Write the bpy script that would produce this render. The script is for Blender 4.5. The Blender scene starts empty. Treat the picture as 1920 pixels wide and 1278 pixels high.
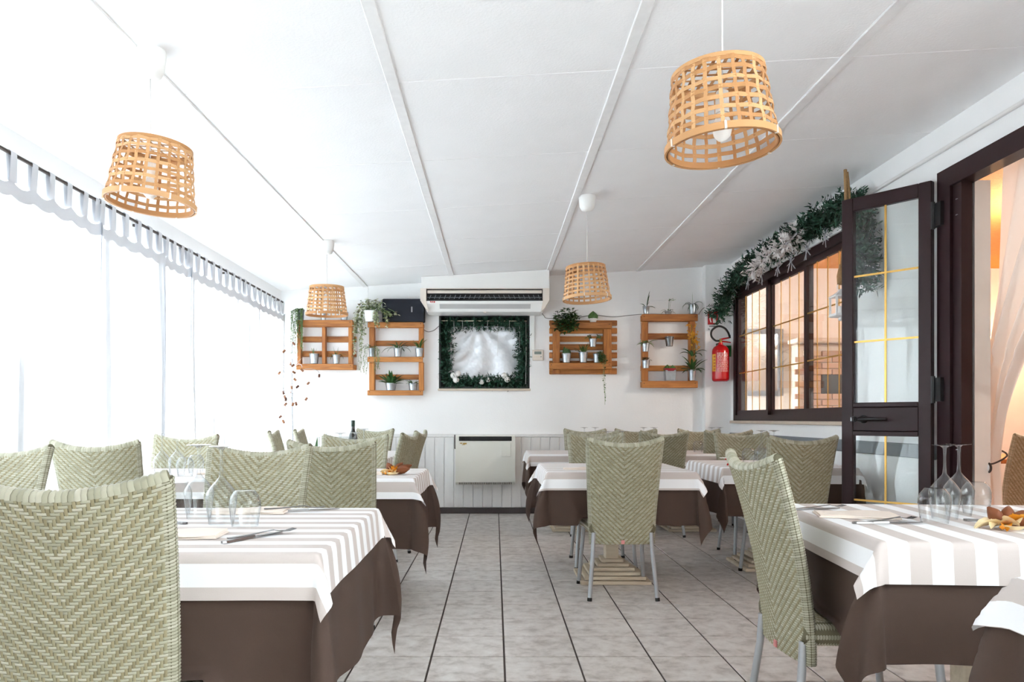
import bpy, math, random
from mathutils import Vector, Matrix
R = math.radians
PI = math.pi
rnd = random.Random(7)
sc = bpy.context.scene
COL = sc.collection

# ------------------------------------------------------------------ camera, sky, exposure
CAMZ = 1.08
FPX = 1452.0
cam_d = bpy.data.cameras.new('camera'); cam = bpy.data.objects.new('camera', cam_d); COL.objects.link(cam)
cam.location = (0, 0, CAMZ); cam.rotation_euler = (R(90), 0, 0)
cam_d.sensor_fit = 'HORIZONTAL'; cam_d.sensor_width = 36.0
cam_d.lens = FPX / 1920 * 36.0
cam_d.shift_x = 32 / 1920; cam_d.shift_y = 145 / 1920
cam_d.clip_start = 0.05; cam_d.clip_end = 200
sc.camera = cam

w = bpy.data.worlds.new('overcast_sky'); sc.world = w; w.use_nodes = True
bg = w.node_tree.nodes['Background']
bg.inputs['Color'].default_value = (0.90, 0.955, 1.0, 1); bg.inputs['Strength'].default_value = 4.2
sc.view_settings.view_transform = 'Standard'; sc.view_settings.look = 'None'
sc.view_settings.exposure = 1.95; sc.view_settings.gamma = 1.0; sc.view_settings.use_curve_mapping = False
sc.cycles.transparent_max_bounces = 32
sc.cycles.max_bounces = 14; sc.cycles.diffuse_bounces = 8

def PX(px, Y): return (px - 928) * Y / FPX          # measured on the photograph, at its own real distance
def PZ(py, Y): return CAMZ + (784 - py) * Y / FPX

# ------------------------------------------------------------------ materials
def srgb(r, g, b):
    f = lambda c: (c / 255 / 12.92) if c / 255 <= 0.04045 else ((c / 255 + 0.055) / 1.055) ** 2.4
    return (f(r), f(g), f(b), 1)
MATS = {}
def new_mat(name):
    m = bpy.data.materials.new(name); m.use_nodes = True
    MATS[name] = m
    nt = m.node_tree
    return m, nt, nt.nodes['Principled BSDF']
def mat(name, col, rough=0.6, metal=0.0, var=0.0, scale=8.0, bump=0.0, bscale=60.0, spec=0.5, stretch=None, col2=None, coat=0.0):
    m, nt, p = new_mat(name)
    p.inputs['Roughness'].default_value = rough; p.inputs['Metallic'].default_value = metal
    p.inputs['Specular IOR Level'].default_value = spec; p.inputs['Coat Weight'].default_value = coat
    p.inputs['Base Color'].default_value = col
    if var or bump:
        tc = nt.nodes.new('ShaderNodeTexCoord'); mp = nt.nodes.new('ShaderNodeMapping')
        nt.links.new(tc.outputs['Object'], mp.inputs['Vector'])
        if stretch: mp.inputs['Scale'].default_value = stretch
    if var:
        n = nt.nodes.new('ShaderNodeTexNoise'); n.inputs['Scale'].default_value = scale; n.inputs['Detail'].default_value = 4
        nt.links.new(mp.outputs[0], n.inputs['Vector'])
        r = nt.nodes.new('ShaderNodeValToRGB'); r.color_ramp.elements[0].position = 0.3; r.color_ramp.elements[1].position = 0.7
        c2 = col2 if col2 else tuple(c * (1 - var) for c in col[:3]) + (1,)
        r.color_ramp.elements[0].color = c2; r.color_ramp.elements[1].color = col
        nt.links.new(n.outputs['Fac'], r.inputs['Fac']); nt.links.new(r.outputs['Color'], p.inputs['Base Color'])
    if bump:
        n2 = nt.nodes.new('ShaderNodeTexNoise'); n2.inputs['Scale'].default_value = bscale; n2.inputs['Detail'].default_value = 5
        nt.links.new(mp.outputs[0], n2.inputs['Vector'])
        b = nt.nodes.new('ShaderNodeBump'); b.inputs['Strength'].default_value = bump; b.inputs['Distance'].default_value = 0.01
        nt.links.new(n2.outputs['Fac'], b.inputs['Height']); nt.links.new(b.outputs['Normal'], p.inputs['Normal'])
    return m
def island_mat(name, cols, rough=0.5, spec=0.4, per_object=False):
    m, nt, p = new_mat(name)
    if per_object:
        g = nt.nodes.new('ShaderNodeObjectInfo'); out = g.outputs['Random']
    else:
        g = nt.nodes.new('ShaderNodeNewGeometry'); out = g.outputs['Random Per Island']
    r = nt.nodes.new('ShaderNodeValToRGB'); el = r.color_ramp.elements
    el[0].position = 0; el[0].color = cols[0]; el[1].position = 1; el[1].color = cols[-1]
    for k, c in enumerate(cols[1:-1]):
        e = el.new((k + 1) / (len(cols) - 1)); e.color = c
    nt.links.new(out, r.inputs['Fac']); nt.links.new(r.outputs['Color'], p.inputs['Base Color'])
    p.inputs['Roughness'].default_value = rough; p.inputs['Specular IOR Level'].default_value = spec
    return m
def wood_mat(name, c1, c2, axis=0, rough=0.6, per_object=True):
    m, nt, p = new_mat(name)
    tc = nt.nodes.new('ShaderNodeTexCoord'); mp = nt.nodes.new('ShaderNodeMapping')
    s = [22, 22, 22]; s[axis] = 2.2; mp.inputs['Scale'].default_value = s
    nt.links.new(tc.outputs['Object'], mp.inputs['Vector'])
    n = nt.nodes.new('ShaderNodeTexNoise'); n.inputs['Scale'].default_value = 1.6; n.inputs['Detail'].default_value = 6
    n.inputs['Distortion'].default_value = 0.8
    nt.links.new(mp.outputs[0], n.inputs['Vector'])
    oi = nt.nodes.new('ShaderNodeObjectInfo')
    ad = nt.nodes.new('ShaderNodeMath'); ad.operation = 'MULTIPLY_ADD'; ad.inputs[1].default_value = 0.3; 
    nt.links.new(oi.outputs['Random'], ad.inputs[0]); nt.links.new(n.outputs['Fac'], ad.inputs[2])
    r = nt.nodes.new('ShaderNodeValToRGB'); r.color_ramp.elements[0].position = 0.35; r.color_ramp.elements[1].position = 0.95
    r.color_ramp.elements[0].color = c1; r.color_ramp.elements[1].color = c2
    nt.links.new(ad.outputs[0], r.inputs['Fac']); nt.links.new(r.outputs['Color'], p.inputs['Base Color'])
    p.inputs['Roughness'].default_value = rough
    return m
def glass_mat(name, tint=(1, 1, 1, 1), ior=1.5, gain=1.0, rough=0.0, edge=None):
    m, nt, p = new_mat(name); nt.nodes.remove(p)
    tr = nt.nodes.new('ShaderNodeBsdfTransparent'); tr.inputs[0].default_value = tint
    gl = nt.nodes.new('ShaderNodeBsdfGlossy'); gl.inputs['Roughness'].default_value = rough
    fr = nt.nodes.new('ShaderNodeLayerWeight'); fr.inputs['Blend'].default_value = 0.5     # Schlick curve, same from both sides
    pw_ = nt.nodes.new('ShaderNodeMath'); pw_.operation = 'POWER'; pw_.inputs[1].default_value = ior
    nt.links.new(fr.outputs['Facing'], pw_.inputs[0])
    mu = nt.nodes.new('ShaderNodeMath'); mu.operation = 'MULTIPLY_ADD'; mu.inputs[1].default_value = gain; mu.inputs[2].default_value = 0.045; mu.use_clamp = True
    mx = nt.nodes.new('ShaderNodeMixShader')
    nt.links.new(pw_.outputs[0], mu.inputs[0]); nt.links.new(mu.outputs[0], mx.inputs[0])
    nt.links.new(tr.outputs[0], mx.inputs[1]); nt.links.new(gl.outputs[0], mx.inputs[2])
    nt.links.new(mx.outputs[0], nt.nodes['Material Output'].inputs['Surface'])
    if edge:
        p2 = nt.nodes.new('ShaderNodeMath'); p2.operation = 'POWER'; p2.inputs[1].default_value = 2.2
        nt.links.new(fr.outputs['Facing'], p2.inputs[0])
        mc = nt.nodes.new('ShaderNodeMix'); mc.data_type = 'RGBA'; mc.inputs[6].default_value = tint; mc.inputs[7].default_value = edge
        nt.links.new(p2.outputs[0], mc.inputs[0]); nt.links.new(mc.outputs[2], tr.inputs[0])
    return m
def cloth_trans(name, col, trans=0.5, clear=0.1, fold_shade=False, refl=None):
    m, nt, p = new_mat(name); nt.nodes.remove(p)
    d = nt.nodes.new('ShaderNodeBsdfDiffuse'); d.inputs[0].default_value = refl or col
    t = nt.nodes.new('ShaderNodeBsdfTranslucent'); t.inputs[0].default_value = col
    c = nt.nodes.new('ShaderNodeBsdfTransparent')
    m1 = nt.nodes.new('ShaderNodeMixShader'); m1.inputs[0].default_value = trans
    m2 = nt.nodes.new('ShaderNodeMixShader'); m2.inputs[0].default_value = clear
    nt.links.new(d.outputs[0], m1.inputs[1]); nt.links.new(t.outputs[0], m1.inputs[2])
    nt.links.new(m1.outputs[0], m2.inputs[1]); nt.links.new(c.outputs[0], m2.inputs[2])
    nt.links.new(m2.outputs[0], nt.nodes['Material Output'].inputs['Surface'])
    if fold_shade:      # fold shading put into the transmission as narrow upright streaks
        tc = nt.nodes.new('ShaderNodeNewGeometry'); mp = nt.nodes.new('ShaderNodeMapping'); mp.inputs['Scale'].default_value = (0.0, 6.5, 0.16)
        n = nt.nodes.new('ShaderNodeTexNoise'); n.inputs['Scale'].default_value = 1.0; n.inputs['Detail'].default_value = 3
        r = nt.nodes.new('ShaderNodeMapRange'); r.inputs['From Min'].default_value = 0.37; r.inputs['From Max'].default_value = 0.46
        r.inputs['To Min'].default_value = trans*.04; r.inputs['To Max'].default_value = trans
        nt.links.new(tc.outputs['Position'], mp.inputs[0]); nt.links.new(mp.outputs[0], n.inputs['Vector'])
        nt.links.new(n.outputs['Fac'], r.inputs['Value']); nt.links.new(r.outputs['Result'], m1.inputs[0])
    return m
def emit_mat(name, col, s):
    m, nt, p = new_mat(name)
    p.inputs['Base Color'].default_value = col; p.inputs['Emission Color'].default_value = col; p.inputs['Emission Strength'].default_value = s
    return m

M_ceil = mat('ceiling_paint', srgb(244, 244, 245), 0.7, var=0.03, scale=3, bump=0.15, bscale=90)
M_batten = mat('batten_paint', srgb(236, 235, 235), 0.6, var=0.06, scale=20)
M_wall = mat('wall_paint', srgb(243, 243, 243), 0.75, var=0.025, scale=2.5, bump=0.12, bscale=70)
M_wains = mat('plank_paint', srgb(228, 227, 226), 0.55, var=0.06, scale=5, stretch=(6, 6, 1.2))
M_white = mat('white_plastic', srgb(240, 240, 238), 0.35)
M_cream = mat('cream_plastic', srgb(226, 216, 205), 0.4)
M_heater = mat('heater_enamel', srgb(222, 221, 212), 0.3)
M_black = mat('black_plastic', srgb(22, 22, 24), 0.45)
M_gap = mat('dark_gap', srgb(70, 62, 58), 0.9)
M_grout = mat('grout', srgb(72, 62, 57), 0.9, var=0.2)
M_skirt = mat('skirting_tile', srgb(66, 58, 58), 0.35, var=0.15)
M_maroon = mat('maroon_metal', srgb(44, 24, 27), 0.42, var=0.1, scale=4, spec=0.3)
M_gold = mat('gold_bar', srgb(214, 170, 90), 0.3, 0.75)
M_alu = mat('aluminium', srgb(176, 178, 182), 0.35, 0.75)
M_rubber = mat('black_rubber', srgb(28, 27, 27), 0.7)
M_steel = mat('galvanised_steel', srgb(186, 192, 198), 0.33, 0.85, var=0.25, scale=30)
M_cutlery = mat('cutlery_steel', srgb(120, 117, 116), 0.3, 0.9)
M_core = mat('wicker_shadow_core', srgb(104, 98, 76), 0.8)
M_weave = island_mat('wicker_weave_pale', [srgb(150, 147, 126), srgb(166, 163, 142), srgb(180, 176, 158)], 0.42, 0.4)
M_weave2 = island_mat('wicker_weave_tan', [srgb(132, 124, 96), srgb(150, 140, 110), srgb(144, 139, 112)], 0.45, 0.35)
M_brown = mat('brown_tablecloth', srgb(74, 56, 47), 0.85, var=0.08, scale=14, bump=0.08, bscale=400)
M_pale_wood = wood_mat('pale_pedestal_wood', srgb(196, 180, 156), srgb(226, 212, 190), 0)
M_pallet = wood_mat('pallet_wood', srgb(132, 74, 32), srgb(206, 138, 70), 0)
M_palletv = wood_mat('pallet_wood_upright', srgb(136, 76, 32), srgb(206, 136, 66), 2)
M_bamboo = island_mat('bamboo_strip', [srgb(182, 130, 82), srgb(202, 152, 102), srgb(216, 172, 124)], 0.5, 0.35, per_object=True)
M_napkin = mat('napkin_cloth', srgb(230, 216, 204), 0.85, var=0.05, bump=0.1, bscale=300)
M_glass = glass_mat('drinking_glass', (0.96, 0.97, 0.97, 1), 2.6, .85, 0.0, (.42, .45, .47, 1))
M_pane = glass_mat('window_glass', (0.96, 0.98, 0.975, 1), 5.0, .9)
M_sheer = cloth_trans('sheer_curtain', (0.92, 0.935, 0.96, 1), 0.32, 0.01, fold_shade=True, refl=(0.62, 0.64, 0.68, 1))
M_dimming = cloth_trans('dense_curtain', (0.90, 0.91, 0.92, 1), 0.14, 0.0)
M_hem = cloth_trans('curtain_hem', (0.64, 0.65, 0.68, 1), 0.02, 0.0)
M_linen = cloth_trans('linen_curtain', srgb(240, 232, 224), 0.3, 0.0)
M_needle = island_mat('pine_needles', [srgb(14, 44, 34), srgb(26, 70, 50), srgb(50, 92, 72)], 0.6)
M_feather = island_mat('white_feather', [srgb(214, 210, 208), srgb(240, 238, 236)], 0.7)
M_leaf = island_mat('leaf_green', [srgb(40, 74, 34), srgb(66, 104, 48), srgb(98, 130, 66)], 0.45)
M_leaf_dark = island_mat('leaf_dark_green', [srgb(26, 56, 30), srgb(48, 84, 42), srgb(70, 104, 54)], 0.45)
M_leaf_var = island_mat('leaf_variegated', [srgb(90, 112, 66), srgb(150, 162, 110), srgb(226, 226, 200), srgb(118, 96, 84)], 0.5)
M_leaf_grey = island_mat('leaf_grey_green', [srgb(84, 116, 66), srgb(118, 146, 92), srgb(142, 162, 114)], 0.5)
M_leaf_brown = island_mat('leaf_reddish', [srgb(72, 44, 34), srgb(96, 64, 44), srgb(88, 92, 56)], 0.5)
M_yellow = island_mat('orchid_petal', [srgb(226, 160, 30), srgb(240, 190, 60), srgb(250, 214, 110)], 0.5)
M_soil = mat('soil', srgb(48, 36, 28), 0.95, var=0.4, scale=80)
M_red = mat('extinguisher_red', srgb(196, 16, 26), 0.25, coat=0.4)
M_sign_red = mat('sign_red', srgb(186, 18, 28), 0.5)
M_sign_green = mat('sign_green', srgb(18, 120, 56), 0.5)
M_label_y = mat('label_yellow', srgb(232, 178, 52), 0.5)
M_print = mat('label_print', srgb(236, 206, 204), 0.6)
M_brass = mat('brass', srgb(180, 150, 90), 0.3, 0.9)
M_orange_ceil = mat('straw_ceiling', srgb(214, 140, 66), 0.85, var=0.25, scale=7, stretch=(3, 12, 3), bump=0.8, bscale=14)
M_warmwall = mat('warm_plaster', srgb(228, 221, 213), 0.8, var=0.05)
M_floor2 = mat('terracotta_floor', srgb(120, 76, 52), 0.6, var=0.2)
M_brick = island_mat('brick_clay', [srgb(178, 146, 126), srgb(196, 166, 146), srgb(206, 182, 162)], 0.85, per_object=True)
M_darkwood = wood_mat('dark_wood', srgb(60, 32, 18), srgb(104, 62, 36), 2)
M_orangewood = wood_mat('orange_wood', srgb(150, 88, 40), srgb(200, 128, 66), 1)
M_cork = island_mat('cork', [srgb(120, 80, 56), srgb(146, 102, 74), srgb(84, 50, 38)], 0.8, per_object=True)
M_twig = mat('white_twig', srgb(176, 178, 184), 0.6)
M_rope = mat('jute_rope', srgb(170, 134, 92), 0.9, var=0.3, scale=120)
M_bottle = mat('dark_bottle_glass', srgb(22, 28, 22), 0.12, coat=0.5)
M_paper = mat('cream_paper', srgb(226, 212, 186), 0.7)
M_grey = mat('grey_rail_paint', srgb(122, 128, 134), 0.5)
M_stone = mat('beige_sill_stone', srgb(208, 192, 176), 0.5, var=0.1)
M_cablew = mat('white_cable', srgb(228, 226, 224), 0.5)
M_cableg = mat('grey_cable', srgb(140, 138, 136), 0.6)
M_bulb = mat('frosted_bulb', srgb(246, 244, 240), 0.3)
M_screen = mat('lcd_grey', srgb(120, 130, 122), 0.3)
M_pink = mat('pink_tag', srgb(206, 130, 130), 0.6)
M_sconce = emit_mat('warm_lamp_glow', (1.0, 0.55, 0.2, 1), 6)
M_globe = emit_mat('opal_globe_glow', (1.0, 0.86, 0.68, 1), 2.5)
M_speaker = mat('speaker_cloth', srgb(24, 28, 38), 0.9, bump=0.3, bscale=400)
M_dkpink = mat('dark_red_pot', srgb(150, 24, 40), 0.5)
M_pod = island_mat('dried_pod', [srgb(92, 48, 26), srgb(140, 78, 40)], 0.6)
M_petal_o = island_mat('dried_petal_orange', [srgb(226, 132, 14), srgb(242, 176, 50)], 0.6)
M_petal_c = island_mat('dried_petal_cream', [srgb(238, 214, 160), srgb(246, 228, 190)], 0.6)

def floor_tile_mat():
    m, nt, p = new_mat('stone_floor_tile')
    g = nt.nodes.new('ShaderNodeNewGeometry')
    oi = nt.nodes.new('ShaderNodeObjectInfo')
    add = nt.nodes.new('ShaderNodeVectorMath'); add.operation = 'MULTIPLY_ADD'
    cmb = nt.nodes.new('ShaderNodeCombineXYZ')
    mu = nt.nodes.new('ShaderNodeMath'); mu.operation = 'MULTIPLY'; mu.inputs[1].default_value = 40
    nt.links.new(oi.outputs['Random'], mu.inputs[0]); nt.links.new(mu.outputs[0], cmb.inputs[2])
    nt.links.new(g.outputs['Position'], add.inputs[0]); add.inputs[1].default_value = (1, 1, 1); nt.links.new(cmb.outputs[0], add.inputs[2])
    n = nt.nodes.new('ShaderNodeTexNoise'); n.inputs['Scale'].default_value = 13; n.inputs['Detail'].default_value = 8; n.inputs['Roughness'].default_value = 0.62
    n.inputs['Distortion'].default_value = 0.25
    nt.links.new(add.outputs[0], n.inputs['Vector'])
    r = nt.nodes.new('ShaderNodeValToRGB'); e = r.color_ramp.elements
    e[0].position = 0.3; e[0].color = srgb(164, 155, 149); e[1].position = 0.72; e[1].color = srgb(222, 218, 214)
    e2 = e.new(0.5); e2.color = srgb(202, 195, 190)
    nt.links.new(n.outputs['Fac'], r.inputs['Fac']); nt.links.new(r.outputs['Color'], p.inputs['Base Color'])
    p.inputs['Roughness'].default_value = 0.34
    b = nt.nodes.new('ShaderNodeBump'); b.inputs['Strength'].default_value = 0.12; b.inputs['Distance'].default_value = 0.004
    nt.links.new(n.outputs['Fac'], b.inputs['Height']); nt.links.new(b.outputs['Normal'], p.inputs['Normal'])
    return m
M_tile = floor_tile_mat()
def stripe_mat(name, comp):
    m, nt, p = new_mat(name)
    uv = nt.nodes.new('ShaderNodeUVMap'); sp = nt.nodes.new('ShaderNodeSeparateXYZ')
    nt.links.new(uv.outputs[0], sp.inputs[0])
    a = nt.nodes.new('ShaderNodeMath'); a.operation = 'MULTIPLY_ADD'; a.inputs[1].default_value = 1 / 0.112; a.inputs[2].default_value = 20.13
    nt.links.new(sp.outputs[comp], a.inputs[0])
    f = nt.nodes.new('ShaderNodeMath'); f.operation = 'FRACT'; nt.links.new(a.outputs[0], f.inputs[0])
    g = nt.nodes.new('ShaderNodeMath'); g.operation = 'GREATER_THAN'; g.inputs[1].default_value = 0.5; nt.links.new(f.outputs[0], g.inputs[0])
    mx = nt.nodes.new('ShaderNodeMix'); mx.data_type = 'RGBA'
    mx.inputs[6].default_value = srgb(236, 235, 236); mx.inputs[7].default_value = srgb(198, 187, 182)
    nt.links.new(g.outputs[0], mx.inputs[0]); nt.links.new(mx.outputs[2], p.inputs['Base Color'])
    p.inputs['Roughness'].default_value = 0.85
    tc = nt.nodes.new('ShaderNodeTexNoise'); tc.inputs['Scale'].default_value = 350
    nt.links.new(uv.outputs[0], tc.inputs['Vector'])
    b = nt.nodes.new('ShaderNodeBump'); b.inputs['Strength'].default_value = 0.08; b.inputs['Distance'].default_value = 0.003
    nt.links.new(tc.outputs['Fac'], b.inputs['Height']); nt.links.new(b.outputs['Normal'], p.inputs['Normal'])
    return m
M_stripe_x = stripe_mat('striped_overlay_lengthwise', 1)   # stripes run along X
M_stripe_y = stripe_mat('striped_overlay_crosswise', 0)    # stripes run along Y
def foil_mat():
    m, nt, p = new_mat('crinkled_silver_foil')
    p.inputs['Base Color'].default_value = srgb(226, 228, 232); p.inputs['Metallic'].default_value = 0.4; p.inputs['Roughness'].default_value = 0.4
    tc = nt.nodes.new('ShaderNodeTexCoord')
    n = nt.nodes.new('ShaderNodeTexVoronoi'); n.inputs['Scale'].default_value = 26
    nt.links.new(tc.outputs['Object'], n.inputs['Vector'])
    b = nt.nodes.new('ShaderNodeBump'); b.inputs['Strength'].default_value = 0.25; b.inputs['Distance'].default_value = 0.01
    nt.links.new(n.outputs['Distance'], b.inputs['Height']); nt.links.new(b.outputs['Normal'], p.inputs['Normal'])
    return m
M_foil = foil_mat()

# ------------------------------------------------------------------ mesh helpers
class MB:
    def __init__(s): s.v = []; s.f = []; s.uv = None
    def box(s, c, d, rot=None):
        b = len(s.v); x, y, z = d[0] / 2, d[1] / 2, d[2] / 2
        for dx, dy, dz in ((-x,-y,-z),(x,-y,-z),(x,y,-z),(-x,y,-z),(-x,-y,z),(x,-y,z),(x,y,z),(-x,y,z)):
            p = Vector((dx, dy, dz))
            if rot: p = rot @ p
            s.v.append((c[0] + p.x, c[1] + p.y, c[2] + p.z))
        s.f += [(b,b+3,b+2,b+1),(b+4,b+5,b+6,b+7),(b,b+1,b+5,b+4),(b+1,b+2,b+6,b+5),(b+2,b+3,b+7,b+6),(b+3,b,b+4,b+7)]
        return s
    def lim(s, x0, x1, y0, y1, z0, z1): return s.box(((x0+x1)/2, (y0+y1)/2, (z0+z1)/2), (x1-x0, y1-y0, z1-z0))
    def bbox(s, c, d, bev=0.005):       # box with chamfered edges
        x, y, z = d[0]/2, d[1]/2, d[2]/2; bv = min(bev, x*.9, y*.9, z*.9)
        b = len(s.v)
        def ring(sx, sy, zz):
            return [(-sx,-sy+bv,zz),(-sx+bv,-sy,zz),(sx-bv,-sy,zz),(sx,-sy+bv,zz),(sx,sy-bv,zz),(sx-bv,sy,zz),(-sx+bv,sy,zz),(-sx,sy-bv,zz)]
        for sx, sy, zz in ((x-bv, y-bv, -z), (x, y, -z+bv), (x, y, z-bv), (x-bv, y-bv, z)):
            s.v += [(c[0]+p[0], c[1]+p[1], c[2]+p[2]) for p in ring(sx, sy, zz)]
        for k in range(3):
            for i in range(8): j = (i+1) % 8; s.f.append((b+k*8+i, b+k*8+j, b+(k+1)*8+j, b+(k+1)*8+i))
        s.f.append(tuple(b+7-i for i in range(8))); s.f.append(tuple(b+24+i for i in range(8)))
        return s
    def tube(s, pts, r, n=8, cap=True, closed=False):
        pts = [Vector(p) for p in pts]; b = len(s.v); m = len(pts)
        rs = r if isinstance(r, (list, tuple)) else [r] * m
        up = None
        for i, p in enumerate(pts):
            if closed: t = pts[(i+1) % m] - pts[i-1]
            else: t = pts[min(i+1, m-1)] - pts[max(i-1, 0)]
            t.normalize()
            if up is None:
                a = Vector((0, 0, 1)) if abs(t.z) < 0.9 else Vector((1, 0, 0))
                up = (a - t * a.dot(t)).normalized()
            else:
                up = up - t * up.dot(t)
                if up.length < 1e-6: up = t.orthogonal()
                up.normalize()
            q = t.cross(up)
            for k in range(n):
                an = 2 * PI * k / n
                o = p + (up * math.cos(an) + q * math.sin(an)) * rs[i]
                s.v.append(tuple(o))
        for i in range(m if closed else m - 1):
            i2 = (i + 1) % m
            for k in range(n): k2 = (k+1) % n; s.f.append((b+i*n+k, b+i*n+k2, b+i2*n+k2, b+i2*n+k))
        if cap and not closed:
            s.f.append(tuple(b + n-1-k for k in range(n))); s.f.append(tuple(b + (m-1)*n + k for k in range(n)))
        return s
    def lathe(s, prof, n=24, c=(0, 0, 0), cap0=False, cap1=False, twist=0.0):
        b = len(s.v)
        for r, z in prof:
            for k in range(n):
                a = 2 * PI * k / n + twist; s.v.append((c[0] + r*math.cos(a), c[1] + r*math.sin(a), c[2] + z))
        for i in range(len(prof)-1):
            for k in range(n): k2 = (k+1) % n; s.f.append((b+i*n+k, b+i*n+k2, b+(i+1)*n+k2, b+(i+1)*n+k))
        if cap0: s.f.append(tuple(b + n-1-k for k in range(n)))
        if cap1: s.f.append(tuple(b + (len(prof)-1)*n + k for k in range(n)))
        return s
    def grid(s, fn, nu, nv, wrap=False, uvfn=None):
        b = len(s.v)
        for j in range(nv+1):
            for i in range(nu + (0 if wrap else 1)):
                s.v.append(tuple(fn(i/nu, j/nv)))
        W = nu if wrap else nu+1
        for j in range(nv):
            for i in range(nu):
                i2 = (i+1) % W if wrap else i+1
                s.f.append((b+j*W+i, b+j*W+i2, b+(j+1)*W+i2, b+(j+1)*W+i))
        return s
    def prism(s, poly, y0, y1, plane='xz'):
        b = len(s.v); n = len(poly)
        for y in (y0, y1):
            for p in poly:
                s.v.append((p[0], y, p[1]) if plane == 'xz' else ((p[0], p[1], y) if plane == 'xy' else (y, p[0], p[1])))
        s.f.append(tuple(range(b, b+n))); s.f.append(tuple(b+n+n-1-i for i in range(n)))
        for i in range(n): j = (i+1) % n; s.f.append((b+j, b+i, b+n+i, b+n+j))
        return s
    def mesh(s, name, m, smooth=False, auto=None):
        me = bpy.data.meshes.new(name); me.from_pydata(s.v, [], s.f); me.update()
        if m: me.materials.append(m)
        if smooth:
            me.polygons.foreach_set('use_smooth', [True] * len(me.polygons))
            if auto: me.set_sharp_from_angle(angle=R(auto))
        return me
def obj(name, mb, m, parent=None, smooth=False, loc=None, rot=None, auto=None):
    me = mb if isinstance(mb, bpy.types.Mesh) else mb.mesh(name, m, smooth, auto)
    o = bpy.data.objects.new(name, me); COL.objects.link(o)
    if parent: o.parent = parent
    if loc: o.location = loc
    if rot: o.rotation_euler = rot
    return o
def tag(o, label=None, cat=None, group=None, kind=None):
    if label: o['label'] = label
    if cat: o['category'] = cat
    if group: o['group'] = group
    if kind: o['kind'] = kind
    return o
def thing(name, label, cat, loc=(0, 0, 0), rz=0, group=None, kind=None):
    o = bpy.data.objects.new(name, None); COL.objects.link(o); o.empty_display_size = 0.1
    o.location = loc; o.rotation_euler = (0, 0, rz)
    return tag(o, label, cat, group, kind)
def struct(name, mb, m, parent=None, smooth=False):
    o = obj(name, mb, m, parent, smooth)
    if not parent: o['kind'] = 'structure'
    return o
def children(o): return [c for c in bpy.data.objects if c.parent == o]
def copy_tree(o, parent=None):
    c = o.copy(); COL.objects.link(c); c.parent = parent
    for ch in children(o): copy_tree(ch, c)
    return c

# ------------------------------------------------------------------ the room shell
XL, XR, YB, YF = -2.43, 2.65, 8.81, -2.3
def ceil_z(x): return 2.667 + 0.0565 * x
TS = 0.330
floor = struct('floor', MB().lim(XL-.15, XR+.0, YF, YB+.1, -0.06, -0.004), M_grout)
tile_me = MB().bbox((0, 0, -0.004), (TS-0.009, TS-0.010, 0.0085), 0.0012).mesh('floor_tile', M_tile)
XG0 = 0.042 - TS*8 + TS/2; YG0 = 3.183 + TS/2
far = MB()
for i in range(16):
    x = XG0 + i*TS
    for j in range(-17, 17):
        y = YG0 + j*TS
        if j >= 0: obj('floor_tile', tile_me, None, floor, loc=(x, y, 0), rot=(0, 0, 0))
        else: far.bbox((x, y, -0.004), (TS-0.009, TS-0.010, 0.0085), 0.0012)
o = obj('floor_tiles_near_camera', far, M_tile, floor); o['kind'] = 'stuff'

ceil = struct('ceiling', MB().prism([(XL-.2, ceil_z(XL-.2)+.03), (XR+.15, ceil_z(XR+.15)+.03), (XR+.15, ceil_z(XR+.15)+.12), (XL-.2, ceil_z(XL-.2)+.12)], YF-.1, YB+.15), M_gap)
BX = [-2.62, -1.473, -0.474, 0.593, 1.632, 2.72]
slope = math.atan(0.0565)
YJ = [-2.4, -1.55, -.52, .51, 1.54, 2.57, 3.6, 4.7, 5.77, 6.78, 7.84, 8.9]
for k in range(5):
    xa, xb = BX[k], BX[k+1]
    for q in range(len(YJ)-1):
        ya, yb = YJ[q], YJ[q+1]
        mb = MB().bbox((0, 0, 0), ((xb-xa)/math.cos(slope)-.004, yb-ya-.003, .03), .003)
        xc = (xa+xb)/2
        obj('ceiling_panel', mb, M_ceil, ceil, loc=(xc, (ya+yb)/2, ceil_z(xc)+.015), rot=(0, -slope, 0))
for k, x in enumerate(BX[1:5]):
    mb = MB().bbox((0, 0, 0), (.055, YB-YF, .012), .003)
    obj('ceiling_batten', mb, M_batten, ceil, loc=(x, (YB+YF)/2, ceil_z(x)-.004), rot=(0, -slope, 0))

# back wall with the opening of the decorated window
WX0, WX1, WZ0, WZ1 = PX(823, YB), PX(993, YB), PZ(728, YB), PZ(590, YB)
mb = MB()
mb.lim(XL-.15, WX0, YB, YB+.16, 0, 3.0); mb.lim(WX1, XR, YB, YB+.16, 0, 3.0)
mb.lim(WX0, WX1, YB, YB+.16, 0, WZ0); mb.lim(WX0, WX1, YB, YB+.16, WZ1, 3.0)
wall_back = struct('wall_back', mb, M_wall)
# faint plaster batten seams of the wall
for (a, b, c, d_) in ((556, 1060, 1060, 1060), ):
    pass
obj('wall_seam', MB().lim(PX(1030, YB), PX(1322, YB), YB-.004, YB+.01, PZ(562.5, YB), PZ(561, YB)), M_wall, wall_back)
obj('wall_seam', MB().lim(PX(1198, YB), PX(1201, YB), YB-.004, YB+.01, PZ(562, YB), PZ(508, YB)), M_wall, wall_back)
obj('wall_seam', MB().lim(PX(535, YB), PX(790, YB), YB-.004, YB+.01, PZ(563.5, YB), PZ(562, YB)), M_wall, wall_back)
obj('wall_seam', MB().lim(PX(688, YB), PX(690.5, YB), YB-.004, YB+.01, PZ(562, YB), PZ(536, YB)), M_wall, wall_back)
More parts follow.
